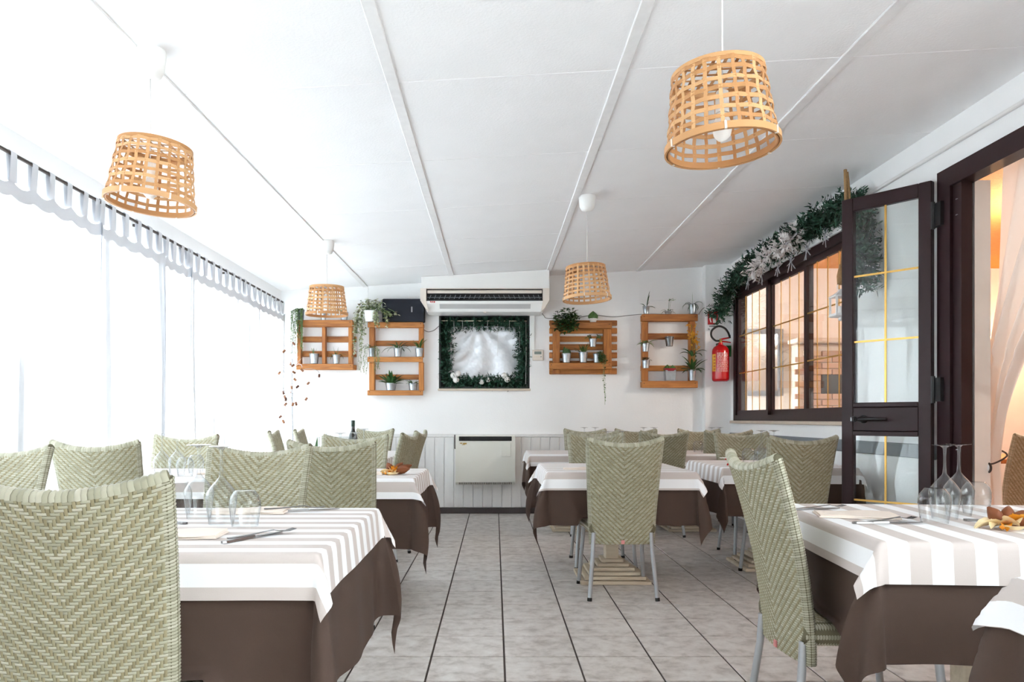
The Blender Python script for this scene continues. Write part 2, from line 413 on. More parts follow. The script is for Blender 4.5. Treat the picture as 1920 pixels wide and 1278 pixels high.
# wainscot planks
PL0 = XL+.0; npl = 44; pw = (2.37 - PL0) / npl
plank_me = MB().bbox((0, 0, 0), (pw-.006, .016, .80), .004).mesh('wainscot_plank', M_wains)
for k in range(npl):
    obj('wainscot_plank', plank_me, None, wall_back, loc=(PL0 + (k+.5)*pw, YB-.007, .068+.40))
obj('wainscot_rail', MB().bbox(((PL0+2.37)/2, YB-.012, .886), (2.37-PL0, .026, .036), .006), M_wains, wall_back)
sk = struct('baseboard_back', MB().lim(PL0, 2.37, YB-.012, YB, 0, .066), M_gap)
nsk = 16; sw = (2.37-PL0)/nsk
sk_me = MB().bbox((0, 0, 0), (sw-.003, .012, .064), .002).mesh('skirting_tile', M_skirt)
for k in range(nsk): obj('skirting_tile', sk_me, None, sk, loc=(PL0+(k+.5)*sw, YB-.018, .034))

# pilaster in the right corner
PY = 8.69
struct('wall_pilaster', MB().bbox(((PX(1322, PY)+XR+.02)/2, (PY+YB+.05)/2, 1.45), (XR+.02-PX(1322, PY), YB+.05-PY, 2.9), .004), M_wall)

# left wall: low sill wall, lintel and tall windows behind the curtains
mb = MB(); mb.lim(XL-.14, XL, YF, YB+.1, 0, .12); mb.lim(XL-.14, XL, YF, YB+.1, 2.27, 2.75)
mb.lim(XL-.14, XL, YB-.12, YB+.1, .12, 2.27); mb.lim(XL-.14, XL, YF, .9, .12, 2.27)
struct('wall_left', mb, M_wall)
nw = 5; y0, y1 = .9, YB-.12; ww = (y1-y0)/nw
wl = thing('window_1', None, None, (XL-.07, 0, 0), kind='structure')
for k in range(nw):
    a, b = y0+k*ww, y0+(k+1)*ww
    mb = MB(); fw = .05
    mb.lim(-.025, .025, a, a+fw, .12, 2.27); mb.lim(-.025, .025, b-fw, b, .12, 2.27)
    mb.lim(-.025, .025, a+fw, b-fw, .12, .12+fw); mb.lim(-.025, .025, a+fw, b-fw, 2.27-fw, 2.27)
    fr = obj('window_frame', mb, M_white, wl)
    obj('window_pane', MB().lim(-.003, .003, a+fw, b-fw, .12+fw, 2.27-fw), M_pane, fr)

# wall behind the camera
struct('wall_front', MB().lim(XL-.15, XR+.15, YF-.12, YF, 0, 3.05), M_wall)

# right wall with the inner window and the doorway
WT = 0.14
wy0, wy1, wz0, wz1 = 5.66, 8.56, 1.055, 2.50
dy0, dy1, dz1 = 2.95, 4.52, 2.53
mb = MB(); xa, xb = XR, XR+WT
mb.lim(xa, xb, wy1, YB+.1, 0, 3.05); mb.lim(xa, xb, dy1, wy0, 0, 3.05); mb.lim(xa, xb, 1.0, dy0, 0, 3.05); mb.lim(xa, xb, YF, -2.1, 0, 3.05); mb.lim(xa, xb, -2.1, 1.0, 0, .9); mb.lim(xa, xb, -2.1, 1.0, 2.4, 3.05)
mb.lim(xa, xb, wy0, wy1, 0, wz0); mb.lim(xa, xb, wy0, wy1, wz1, 3.05); mb.lim(xa, xb, dy0, dy1, dz1, 3.05)
wall_right = struct('wall_right', mb, M_wall)
obj('chair_rail', MB().bbox((XR-.009, (dy1+.12+PY)/2, .875), (.02, PY-dy1-.12, .09), .004), M_grey, wall_right)
struct('trim_1', MB().bbox((XR-.01, (wy0+wy1)/2, wz0-.014), (.06, wy1-wy0+.12, .03), .004), M_stone)
struct('trim_2', MB().bbox((XR-.012, (wy0+wy1)/2, wz1+.03), (.026, wy1-wy0+.1, .05), .004), M_white)

# window added out of view behind the camera to brighten the room from the right
wf = thing('added_fill_window', None, None, (XR+.07, 0, 0), kind='structure')
for a, b in ((-2.1, -.55), (-.55, 1.0)):
    fr = obj('window_frame', MB().lim(-.025, .025, a, a+.05, .9, 2.4).lim(-.025, .025, b-.05, b, .9, 2.4).lim(-.025, .025, a+.05, b-.05, .9, .95).lim(-.025, .025, a+.05, b-.05, 2.35, 2.4), M_white, wf)
    obj('window_pane', MB().lim(-.003, .003, a+.05, b-.05, .95, 2.35), M_pane, fr)

# inner sliding window
win = thing('window_3', None, None, (XR, 0, 0), kind='structure')
mb = MB(); f = .075
mb.lim(-.015, .11, wy0, wy0+f, wz0, wz1); mb.lim(-.015, .11, wy1-f, wy1, wz0, wz1)
mb.lim(-.015, .11, wy0+f, wy1-f, wz0, wz0+.06); mb.lim(-.015, .11, wy0+f, wy1-f, wz1-.075, wz1)
obj('window_frame', mb, M_maroon, win)
edges = [wy0+f, 6.63, 7.55, wy1-f]
for k in range(3):
    a, b = edges[k]-.02*(k > 0), edges[k+1]+.02*(k < 2)
    xo = .018 if k != 1 else .055
    s_ = .05; z0, z1 = wz0+.06, wz1-.075
    mb = MB()
    mb.lim(xo-.015, xo+.015, a, a+s_, z0, z1); mb.lim(xo-.015, xo+.015, b-s_, b, z0, z1)
    mb.lim(xo-.015, xo+.015, a+s_, b-s_, z0, z0+s_); mb.lim(xo-.015, xo+.015, a+s_, b-s_, z1-s_, z1)
    sash = obj('sash', mb, M_maroon, win)
    obj('glass_pane', MB().lim(xo-.003, xo+.003, a+s_, b-s_, z0+s_, z1-s_), M_pane, sash)
    for q in range(3):
        yy = a+s_ + (b-a-2*s_)*(q+1)/4
        obj('glazing_bar', MB().lim(xo-.008, xo-.004, yy-.006, yy+.006, z0+s_, z1-s_), M_gold, sash)
    for q in range(2):
        zz = z0+s_ + (z1-z0-2*s_)*(q+1)/3
        obj('glazing_bar', MB().lim(xo-.0075, xo-.0035, a+s_, b-s_, zz-.006, zz+.006), M_gold, sash)

# door frame and open glazed door
dfr = thing('trim_3', None, None, (XR, 0, 0), kind='structure')
obj('door_jamb', MB().lim(-.03, .07, dy1-.06, dy1+.07, 0, dz1-.11), M_maroon, dfr)
obj('door_jamb', MB().lim(-.012, .05, dy1-.14, dy1-.06, 0, dz1-.11), M_maroon, dfr)
obj('door_jamb', MB().lim(-.03, .07, dy0, dy0+.1, 0, dz1-.11), M_maroon, dfr)
obj('door_head', MB().lim(-.03, .07, dy0-.05, dy1+.07, dz1-.11, dz1), M_maroon, dfr)
obj('door_reveal', MB().lim(.07, WT+.02, dy1-.13, dy1-.02, 0, dz1-.1), M_warmwall, dfr)
for z in (.35, 1.25, 2.28):
    obj('hinge', MB().lim(-.05, -.03, dy1-.0, dy1+.085, z-.07, z+.07).tube([(-.055, dy1+.07, z-.08), (-.055, dy1+.07, z+.08)], .013), M_black, dfr)
for z in (.9, 2.24, 2.33): obj('screw', MB().lathe([(0.0, .004), (.007, .003), (.008, 0)], 10, (-.012, dy1-.10, z)), M_alu, dfr)

H0 = Vector((2.602, 4.60)); H1 = Vector((2.262, 5.03)); DW = (H1-H0).length
da = math.atan2(H1.y-H0.y, H1.x-H0.x)
door = thing('door_1', None, None, (H0.x, H0.y, 0), da, kind='structure')
T = .022; zb, zt = .012, 2.49
st = .075
for x0, x1 in ((0, st), (DW-st, DW)): obj('stile', MB().bbox(((x0+x1)/2, 0, (zb+zt)/2), (x1-x0, T*2, zt-zb), .004), M_maroon, door)
for z0, z1 in ((zb, .12), (1.0, 1.15), (zt-.085, zt)):
    rail = obj('rail', MB().bbox((DW/2, 0, (z0+z1)/2), (DW-2*st+.002, T*1.8, z1-z0), .004), M_maroon, door)
    if z0 == 1.0:
        obj('moulding', MB().bbox((DW/2, T*.8, 1.165), (DW-2*st, .018, .03), .004), M_maroon, door)
        obj('moulding', MB().bbox((DW/2, T*.8, .985), (DW-2*st, .018, .03), .004), M_maroon, door)
gx0, gx1 = st, DW-st
for z0, z1 in ((.12, 1.0), (1.15, zt-.085)):
    pn = obj('glass_pane', MB().lim(gx0, gx1, -.003, .003, z0, z1), M_pane, door)
    obj('glazing_bar', MB().lim((gx0+gx1)/2-.006, (gx0+gx1)/2+.006, .004, .009, z0, z1), M_gold, pn)
    nb = 2 if z0 > 1 else 1
    for q in range(nb):
        zz = z0+(z1-z0)*(q+1)/(nb+1) if nb > 1 else .56
        obj('glazing_bar', MB().lim(gx0, gx1, .0045, .0085, zz-.006, zz+.006), M_gold, pn)
hd = MB(); hx = DW-st-.07; hz = 1.075
hd.lathe([(0.026, 0), (.026, .008), (.012, .01), (.012, .045)], 16)
hv = [(hx+p[0], T*.9+p[2], hz+p[1]) for p in hd.v]; hd.v = hv
hd.tube([(hx+.012, T+.045, hz), (hx-.03, T+.05, hz), (hx-.16, T+.042, hz)], [.013, .012, .009], 10)
obj('door_handle', hd, M_black, door, True)
lk = MB(); lk.lathe([(0.018, 0), (.018, .01), (0, .011)], 14); lk.v = [(hx+.062+p[0], T*.9+p[2], hz+p[1]) for p in lk.v]
obj('lock', lk, M_black, door)
obj('key', MB().lim(hx+.059, hx+.065, T+.0, T+.04, hz-.012, hz+.012), M_alu, door)

# conduit along the right wall
tag(obj('wall_conduit', MB().bbox((XR-.012, 4.6, 2.66), (.022, 7.0, .022), .004), M_cablew), 'thin white cable conduit along the right wall above the door', 'conduit')

# ------------------------------------------------------------------ neighbouring warm room
ox0, ox1, oy0, oy1, oz = XR+WT, 6.4, 1.2, 9.3, 2.88
struct('floor_next_room', MB().lim(ox0-WT, ox1, oy0, oy1, -.06, 0), M_floor2)
struct('ceiling_next_room', MB().lim(ox0, ox1, oy0, oy1, oz, oz+.08), M_orange_ceil)
mb = MB(); mb.lim(ox0-.1, ox1+.1, oy1, oy1+.1, 0, oz+.1); mb.lim(ox1, ox1+.1, oy0, oy1, 0, oz+.1); mb.lim(ox0-.1, ox1+.1, oy0-.1, oy0, 0, oz+.1)
struct('wall_next_room', mb, M_warmwall)

# ------------------------------------------------------------------ woven wicker chair (shared meshes)
def slab(C, hw, r, NF, NE, NR, chev, name, hgt=.0038, vlen=None):
    """C(x, v): point of the centre surface; hw(v): half width; r: half thickness. Core plus woven strands."""
    def frame(x, v):
        e = 1e-3
        p = C(x, v); tx = (C(x+e, v)-C(x-e, v)).normalized(); tv = (C(x, min(v+e, 1))-C(x, max(v-e, 0))).normalized()
        n = tx.cross(tv).normalized()
        return p, tx, n
    N = 2*(NF+NE)
    def S(c, v, h):
        c = c % N; W = hw(v)-r
        if c < NF: x, th = -W+2*W*c/NF, 0
        elif c < NF+NE: x, th = W, PI*(c-NF)/NE
        elif c < 2*NF+NE: x, th = W-2*W*(c-NF-NE)/NF, PI
        else: x, th = -W, PI+PI*(c-2*NF-NE)/NE
        p, tx, n = frame(x, v)
        return p + (n*math.cos(th) + tx*math.sin(th))*(r+h)
    core = MB()
    core.grid(lambda a, b: S(a*N, b, -.0012), N//2, NR//3, wrap=True)
    core.f.append(tuple(range(N//2-1, -1, -1)))
    core.f.append(tuple(len(core.v)-N//2+k for k in range(N//2)))
    def typ(i, j):
        i = i % N
        edge = (NF-1 <= i < NF+NE+1) or (i >= 2*NF+NE-1 or i < 1)
        if edge: return 'E'
        x = (i+.5)/NF if i < NF else 1-(i-NF-NE+.5)/NF
        sg = 1 if (x < .5) else -1
        if i >= NF: sg = -sg
        m = (sg*i + j) % 4 if chev else (i+j) % 4
        return 'H' if m < 2 else 'V'
    wv = MB(); wv.two = []
    def patch(c0, c1, j0, j1, along_c, h=hgt):
        nl, na = (4, 2)
        b = len(wv.v)
        for a in range(nl+1):
            for q in range(na+1):
                ta, tq = a/nl, q/na
                hh = h*(math.sin(PI*(.12+.76*ta)))*(1 - .62*(2*tq-1)**2) - .001
                if along_c: c = c0-.12+(c1-c0+.24)*ta; jj = j0+.08+(j1-j0-.16)*tq
                else: c = c0+.08+(c1-c0-.16)*tq; jj = j0-.12+(j1-j0+.24)*ta
                wv.v.append(tuple(S(c, min(max(jj/NR, 0), 1), hh)))
        for a in range(nl):
            for q in range(na):
                i0 = b+a*(na+1)+q
                if not along_c: wv.two.append(len(wv.f))
                wv.f.append((i0, i0+1, i0+na+2, i0+na+1) if along_c else (i0, i0+na+1, i0+na+2, i0+1))
    for j in range(NR):
        i = 0
        while i < N:
            t = typ(i, j)
            if t == 'H' and (i == 0 or typ(i-1, j) != 'H'):
                k = i
                while k < N and typ(k, j) == 'H': k += 1
                patch(i, k, j, j+1, True); i = k
            else: i += 1
        # strands that wrap round the two long edges
        patch(NF-1, NF+NE+1, j, j+1, True, hgt*.8); patch(2*NF+NE-1, N+1, j, j+1, True, hgt*.8)
    for i in range(N):
        j = 0
        while j < NR:
            if typ(i, j) == 'V':
                k = j
                while k < NR and typ(i, k) == 'V': k += 1
                patch(i, i+1, j, k, False); j = k
            else: j += 1
    return core, wv, S, frame

def back_C(x, v):
    u = x/.23
    zt = .918 + .044*min(u*u, 1.2)
    return Vector((x, -.125*v**1.7 + .03*u*u, .33 + v*(zt-.33)))
bk_core, bk_weave, bS, bF = slab(back_C, lambda v: .1975+.0345*v**1.1, .0165, 50, 6, 82, True, 'back', .0029)
# rolled top edge
top = [back_C(-.222+.444*k/36, 1) for k in range(37)]
bk_core.tube(top, .0165, 10)
for k in range(36):
    a, b = top[k], top[k+1]; b_ = a+(b-a)*1.0
    i0 = len(bk_weave.v); t = (b-a).normalized(); up = Vector((0, 0, 1)); up = (up-t*up.dot(t)).normalized(); sd = t.cross(up)
    for q in range(7):
        an = -1.9+3.8*q/6
        for w_, hh in ((.0, .0165), (.5, .0192), (1.0, .0165)):
            wob = .0005*((k*7) % 3)
            bk_weave.v.append(tuple(a+(b-a)*w_ + (up*math.cos(an)+sd*math.sin(an))*(hh+wob)))
    for q in range(6):
        for e in range(2): n0 = i0+q*3+e; bk_weave.f.append((n0, n0+1, n0+4, n0+3))
def seat_C(x, v):
    return Vector((x, -.005+.44*v, .418 + .010*(1-(x/.215)**2) - .012*(v**6)))
st_core, st_weave, _, _ = slab(seat_C, lambda v: .200+.016*v, .036, 44, 10, 52, True, 'seat', .0029)
fr_ = [seat_C(-.18+.36*k/30, 1) for k in range(31)]
st_core.tube(fr_, .036, 12)
for k in range(30):
    a, b = fr_[k], fr_[k+1]; i0 = len(st_weave.v); t = (b-a).normalized(); up = Vector((0, 0, 1)); up = (up-t*up.dot(t)).normalized(); sd = t.cross(up)
    for q in range(7):
        an = -PI/2-1.75+3.5*q/6
        for w_, hh in ((.0, .036), (.5, .0395), (1.0, .036)):
            st_weave.v.append(tuple(a+(b-a)*w_ + (up*math.cos(an)+sd*math.sin(an))*hh))
    for q in range(6):
        for e in range(2): n0 = i0+q*3+e; st_weave.f.append((n0, n0+1, n0+4, n0+3))
def weave_obj(mb, parent):
    me = mb.mesh('weave', M_weave, True); me.materials.append(M_weave2)
    for i in mb.two: me.polygons[i].material_index = 1
    obj('weave', me, None, parent)['kind'] = 'stuff'
chair0 = thing('wicker_chair', 'x', 'chair')
o = obj('backrest', bk_core, M_core, chair0, True); weave_obj(bk_weave, o)
obj('maker_tag', MB().bbox((.0, -.0215, .345), (.02, .006, .022), .001), M_pink, o)
o = obj('seat', st_core, M_core, chair0, True); weave_obj(st_weave, o)
for sx in (-1, 1):
    for pts in ([(sx*.172, -.002, .40), (sx*.176, -.008, .30), (sx*.2, -.045, .015)], [(sx*.185, .40, .42), (sx*.19, .41, .3), (sx*.212, .445, .015)]):
        lg = obj('leg', MB().tube(pts, .0128, 12), M_alu, chair0, True, auto=50)
        p = Vector(pts[-1]); d = (p-Vector(pts[-2])).normalized()
        obj('foot_cap', MB().tube([p-d*.006, p+d*.0145], [.014, .014], 12), M_rubber, lg, True, auto=50)
used = [False]
SEATS = []
def chair(x, ytop, facing, label, group, dx=None):
    """facing: degrees of the sitter's look direction about z; 0 = away from the camera (+Y)."""
    a = R(facing); off = .10
    loc = Vector((x, ytop, 0)) + Vector((-math.sin(a), math.cos(a), 0))*off
    o = chair0 if not used[0] else copy_tree(chair0); used[0] = True
    o.location = loc; o.rotation_euler = (0, 0, a); o['label'] = label; o['category'] = 'chair'; o['group'] = group
    SEATS.append((loc.x, loc.y, a))
    return o
GL, GR, GB = 'wicker chairs left of the aisle', 'wicker chairs right of the aisle', 'wicker chairs along the back'
chair(-.89, 1.58, 2, 'large wicker chair seen from behind in the lower left foreground', GL)
chair(-2.06, 3.22, 178, 'wicker chair cut by the left edge, in front of the sheer curtain', GL)
chair(-2.03, 3.93, 1, 'wicker chair seen from behind by the curtain, left of the first wine glasses', GL)
chair(-1.00, 3.30, 176, 'wicker chair on the far side of the front left table, behind its wine glasses', GL)
chair(-.83, 3.92, -3, 'wicker chair with its back turned, at the second aisle table on the left', GL)
chair(-2.12, 5.32, 179, 'wicker chair beside the curtain, beyond the second curtain-side table', GL)
chair(-.95, 5.28, 180, 'wicker chair beyond the second left aisle table, facing the camera', GL)
chair(-2.0, 7.0, -84, 'side-on wicker chair against the curtain, nearest of the two in the left corner', GB)
chair(-2.0, 7.9, -86, 'side-on wicker chair in the left corner, right beside the cork tree', GB)
chair(-1.29, 8.35, 160, 'wicker chair against the planked back wall, behind the dark wine bottle', GB)
chair(-.66, 6.0, 82, 'side-on wicker chair on the left aisle edge, nearer of the pair', GB)
chair(-.67, 7.0, 84, 'side-on wicker chair on the left aisle edge, farther of the pair', GB)
chair(.76, 4.52, 0, 'wicker chair seen fully from behind in the centre, legs and pedestal visible', GR)
chair(.79, 6.05, 180, 'wicker chair facing the camera behind the central right table', GR)
chair(.90, 7.02, 0, 'wicker chair with its back turned at the back right table, mostly hidden', GR)
chair(.96, 8.25, 178, 'wicker chair at the back wall right of the heater', GB)
chair(1.51, 8.3, 180, 'middle wicker chair of the back row under the right shelves', GB)
chair(1.52, 6.95, 4, 'wicker chair with its back turned, right behind the central chair', GR)
chair(2.16, 8.2, 180, 'wicker chair in the far right corner below the fire extinguisher', GB)
chair(2.19, 7.26, 0, 'wicker chair with its back turned at the far corner table below the window', GR)
chair(2.04, 6.42, 179, 'wicker chair facing the camera beyond the table below the dark window', GR)
chair(1.97, 4.95, 2, 'wicker chair with its back turned just left of the open glass door', GR)
chair(.838, 2.53, -89, 'side-on pale wicker chair in the right foreground at the front table', GR)
chair(3.95, 5.65, 20, 'amber-lit wicker chair in the next room beyond the cream curtain', GR)

# ------------------------------------------------------------------ tables with two cloths
TZ = .75
def cloth(hx, hy, drop, z, amp, seed, flare=.05, tip=.5, res=.022, cr=.02, seats=(), origin=(0, 0, 0), rz=0, kz=0):
    rr = random.Random(seed); ph = [rr.uniform(0, 6.28) for _ in range(8)]; tv = [tip*rr.uniform(.8, 1.15) for _ in range(4)]; ks = [rr.choice((-1, 1)) for _ in range(4)]
    Hx, Hy = hx+drop, hy+drop; nx, ny = int(2*Hx/res), int(2*Hy/res)
    inv = Matrix.Rotation(rz, 4, 'Z')
    mb = MB(); uv = []
    def hang(p):      # rounded table edge then straight down: returns (out, down)
        q = cr*PI/2
        if p < q: return cr*math.sin(p/cr), cr*(1-math.cos(p/cr))
        return cr, cr+(p-q)
    for j in range(ny+1):
        for i in range(nx+1):
            a, b = -Hx+2*Hx*i/nx, -Hy+2*Hy*j/ny
            pa, pb = max(abs(a)-hx, 0), max(abs(b)-hy, 0); sa, sb = (1 if a > 0 else -1), (1 if b > 0 else -1)
            if pa == 0 and pb == 0: P = Vector((a, b, z))
            elif pb == 0 or pa == 0:
                p = pa+pb; ou, dn = hang(p); t = b if pb == 0 else a; L = hy if pb == 0 else hx
                side = (0 if a > 0 else 1) if pb == 0 else (2 if b > 0 else 3)
                k = min(dn/.3, 1.2)
                wv = amp*k*(math.sin(t*9+ph[side])+.6*math.sin(t*17+ph[side+4]))*(1-(t/L)**4)
                ou = ou*.4 + flare*dn + wv*.8
                P = Vector((sa*(hx+max(ou, .002)), b, z-dn)) if pb == 0 else Vector((a, sb*(hy+max(ou, .002)), z-dn))
            else:
                l = math.hypot(pa, pb); fi = math.atan2(pb, pa); ou, dn = hang(l); ci = (1 if a > 0 else 0)+(2 if b > 0 else 0)
                s2 = math.sin(2*fi)
                Fm = flare + (tv[ci]-flare)*s2**.8*(1+.30*math.sin(5*fi*ks[ci]+ph[ci]))
                sw = ks[ci]*.55*s2*min(l/.2, 1)        # the fold leans to one side
                an = fi+sw
                o_ = ou*.4*(1-.6*s2) + Fm*dn*(1.2-.8*min(dn/.47, 1)**1.5*s2)
                z_ = z - dn*math.sqrt(max(1-(Fm*.8)**2, .2))
                P = Vector((sa*(hx+o_*math.cos(an)), sb*(hy+o_*math.sin(an)), z_))
            # cloth that lies on a pushed-in seat
            if seats:
                Wd = inv @ P + Vector(origin)
                for (cx_, cy_, ca) in seats:
                    dx_, dy_ = Wd.x-cx_, Wd.y-cy_
                    lx, ly = dx_*math.cos(-ca)-dy_*math.sin(-ca), dx_*math.sin(-ca)+dy_*math.cos(-ca)
                    if abs(lx) < .235 and -.01 < ly < .5:
                        zs = .468
                        if P.z < zs:
                            ex = zs-P.z; P.z = zs+.002
                            ly2 = max(ly-ex*.6, .03) if ly-ex*.6 > .03 else .03+.0*ex
                            d_ = ly2-ly
                            wx, wy = -math.sin(ca)*d_, math.cos(ca)*d_
                            lv = inv.inverted() @ Vector((wx, wy, 0)); P += lv
            mb.v.append(tuple(P)); uv.append((a, b))
    for j in range(ny):
        for i in range(nx):
            n0 = j*(nx+1)+i; mb.f.append((n0, n0+1, n0+nx+2, n0+nx+1))
    return mb, uv
def build_cloth(name, args, m, loc, rz):
    mb, uv = cloth(**args)
    me = mb.mesh(name, m, True)
    l = me.uv_layers.new(name='UVMap'); idx = [0]*len(me.loops); me.loops.foreach_get('vertex_index', idx)
    l.data.foreach_set('uv', [c for i in idx for c in uv[i]])
    o = obj(name, me, None, loc=loc); o.rotation_euler = (0, 0, rz)
    return o
PED = None
def pedestal(loc, label):
    global PED
    if PED is None:
        PED = thing('pedestal_table', 'x', 'table')
        obj('post', MB().bbox((0, 0, .40), (.09, .09, .64), .006), M_pale_wood, PED)
        for k in range(6):
            wd = .46-.062*k; z = .013+.0235*k
            mb = MB(); th = .032
            for s in (-1, 1):
                mb.bbox((0, s*(wd/2-th/2), z), (wd, th, .022), .003); mb.bbox((s*(wd/2-th/2), 0, z), (th, wd-2*th, .022), .003)
            obj('base_step', mb, M_pale_wood, PED)
        obj('base_core', MB().lathe([(.2, .004), (.06, .12), (.06, .14)], 4, cap0=True, cap1=True, twist=PI/4), M_pale_wood, PED)
        o = PED
        o['label'] = label; o.location = loc
    else:
        o = PED.copy(); COL.objects.link(o)
        for ch in children(PED):
            if not ch.name.startswith('table_top'): copy_tree(ch, o)
    o.location = loc; o['label'] = label
    return o
def table(x0, x1, y0, y1, desc, stripes, seed, rz=0, bdrop=.33, odrop=.12, btip=.40):
    cx, cy = (x0+x1)/2, (y0+y1)/2; hx, hy = (x1-x0)/2, (y1-y0)/2
    t = pedestal((cx, cy, 0), 'pale wooden pedestal with stepped base under the ' + desc); t.rotation_euler = (0, 0, rz)
    obj('table_top', MB().bbox((0, 0, .731), (2*hx-.01, 2*hy-.01, .024), .004), M_pale_wood, t)
    near = [s for s in SEATS if abs(s[0]-cx) < hx+.7 and abs(s[1]-cy) < hy+.7]
    c = build_cloth('brown_tablecloth', dict(hx=hx, hy=hy, drop=bdrop, z=.7455, amp=.017, seed=seed, flare=.035, tip=btip, cr=.012, seats=near, origin=(cx, cy, 0), rz=rz), M_brown, (cx, cy, 0), rz)
    tag(c, 'long brown cloth draped over the ' + desc, 'tablecloth', 'brown tablecloths')
    c = build_cloth('striped_overlay', dict(hx=hx+.006, hy=hy+.006, drop=odrop, z=TZ-.0005, amp=.006, seed=seed, flare=.10, tip=btip*1.22, cr=.016, res=.018), M_stripe_x if stripes == 'x' else M_stripe_y, (cx, cy, 0), rz)
    tag(c, 'white and taupe striped overlay cloth on the ' + desc, 'tablecloth', 'striped overlay cloths')
D = dict(T1='front left table', T0='front table by the curtain', T2='second table by the curtain', T3='second table left of the aisle',
         T4='table in front of the wine bottle', T4b='table in the back left corner', T5='central table right of the aisle', T6='table beside the dark window',
         T7='back table right of the heater', T7b='long table in the back right corner', T9='front right table', T10='table at the bottom right corner')
table(-1.33, -.44, 1.90, 2.86, D['T1'], 'x', 1, bdrop=.40)
table(-2.30, -1.40, 1.90, 2.86, D['T0'], 'x', 2)
table(-2.30, -1.44, 4.26, 5.12, D['T2'], 'x', 3)
table(-1.37, -.455, 4.26, 5.12, D['T3'], 'x', 4, bdrop=.39)
table(-1.78, -.90, 5.78, 6.65, D['T4'], 'x', 5)
table(-1.78, -.90, 6.70, 7.90, D['T4b'], 'x', 6)
table(.33, 1.24, 4.78, 5.70, D['T5'], 'x', 8)
table(1.54, 2.44, 5.22, 6.12, D['T6'], 'x', 9)
table(.33, 1.22, 7.16, 8.02, D['T7'], 'x', 10)
table(1.30, 2.46, 7.16, 8.02, D['T7b'], 'x', 11)
table(1.07, 2.02, 2.05, 2.98, D['T9'], 'y', 12, rz=R(-4))
table(1.10, 2.0, .72, 1.62, D['T10'], 'y', 13)

# ------------------------------------------------------------------ tableware
def wine_mesh():
    mb = MB()   # standing on its rim, foot up
    prof = [(.036, 0), (.040, .03), (.0445, .065), (.046, .085), (.043, .098), (.030, .118), (.016, .134), (.0065, .147), (.0042, .17), (.004, .21), (.0055, .232), (.012, .238), (.036, .2415), (.036, .243), (.0, .2445)]
    mb.lathe([(r*1.04, z) for r, z in prof], 32); return mb.mesh('wine_glass', M_glass, True, 40)
def tumbler_mesh():
    mb = MB()
    prof = [(.039, 0), (.0435, .03), (.047, .06), (.047, .075), (.042, .092), (.031, .108), (.028, .11), (.0, .109)]
    mb.lathe(prof, 28); return mb.mesh('tumbler', M_glass, True, 40)
WM, TM = wine_mesh(), tumbler_mesh()
def wine(x, y, label): tag(obj('wine_glass', WM, None, loc=(x, y, TZ+.0005)), label, 'wine glass', 'upturned wine glasses')
def tumb(x, y, label): tag(obj('tumbler', TM, None, loc=(x, y, TZ+.0005)), label, 'tumbler', 'upturned tumblers')
def napkin(x, y, rz, label, sx=.21, sy=.13):
    mb = MB()
    for k, (s, z) in enumerate(((1, .0), (.97, .0045))):
        def top(u, v, z=z, s=s): return ((u-.5)*sx*s, (v-.5)*sy*s, z+.0042+.0022*math.sin(u*7+v*3)+.003*u*v*k)
        def bot(u, v, z=z, s=s): return ((u-.5)*sx*s, (.5-v)*sy*s, z+.0008*k)
        mb.grid(top, 12, 8); mb.grid(bot, 1, 1)
        b = len(mb.v)
        for pts in ([top(i/12, 0) for i in range(13)], [top(i/12, 1) for i in range(13)]):
            n0 = len(mb.v)
            for p in pts: mb.v += [p, (p[0], p[1], z)]
            for i in range(12): mb.f.append((n0+2*i, n0+2*i+1, n0+2*i+3, n0+2*i+2))
        for pts in ([top(0, i/8) for i in range(9)], [top(1, i/8) for i in range(9)]):
            n0 = len(mb.v)
            for p in pts: mb.v += [p, (p[0], p[1], z)]
            for i in range(8): mb.f.append((n0+2*i, n0+2*i+1, n0+2*i+3, n0+2*i+2))
    o = obj('napkin', mb, M_napkin, loc=(x, y, TZ+.001)); o.rotation_euler = (0, 0, rz)
    tag(o, label, 'napkin', 'folded napkins')
def strip(mb, pts, ws, th, z):     # flat tapered bar along x with rounded plan
    b = len(mb.v); n = len(pts)
    for (x, zz), w_ in zip(pts, ws):
        mb.v += [(x, -w_, z+zz), (x, w_, z+zz), (x, w_*.8, z+zz+th), (x, -w_*.8, z+zz+th)]
    for i in range(n-1):
        for k in range(4): k2 = (k+1) % 4; mb.f.append((b+4*i+k, b+4*i+k2, b+4*i+4+k2, b+4*i+4+k))
    mb.f.append((b+3, b+2, b+1, b)); e = b+4*(n-1); mb.f.append((e, e+1, e+2, e+3))
def knife_parts():
    h = MB(); strip(h, [(-.115, 0), (-.105, 0), (-.05, 0), (0, .001)], [.004, .009, .007, .005], .006, 0)
    b = MB(); strip(b, [(0, .001), (.01, .001), (.06, .001), (.095, .001), (.11, .001)], [.004, .009, .010, .008, .001], .0018, .001)
    return h.mesh('handle', M_cutlery), b.mesh('blade', M_cutlery)
def fork_parts():
    h = MB(); strip(h, [(-.11, 0), (-.1, 0), (-.05, .002), (.0, .006), (.03, .008)], [.006, .010, .006, .003, .004], .003, 0)
    b = MB(); strip(b, [(.03, .008), (.04, .006), (.055, .003)], [.004, .011, .012], .002, 0)
    for k in range(4):
        y = -.0095+.0063*k; n0 = len(b.v); strip(b, [(.054, .003), (.075, .002), (.098, .006)], [.0022, .002, .0012], .002, 0)
        for i in range(n0, len(b.v)): v = b.v[i]; b.v[i] = (v[0], v[1]+y, v[2])
    return h.mesh('handle', M_cutlery), b.mesh('tines', M_cutlery)
KN, FK = knife_parts(), fork_parts()
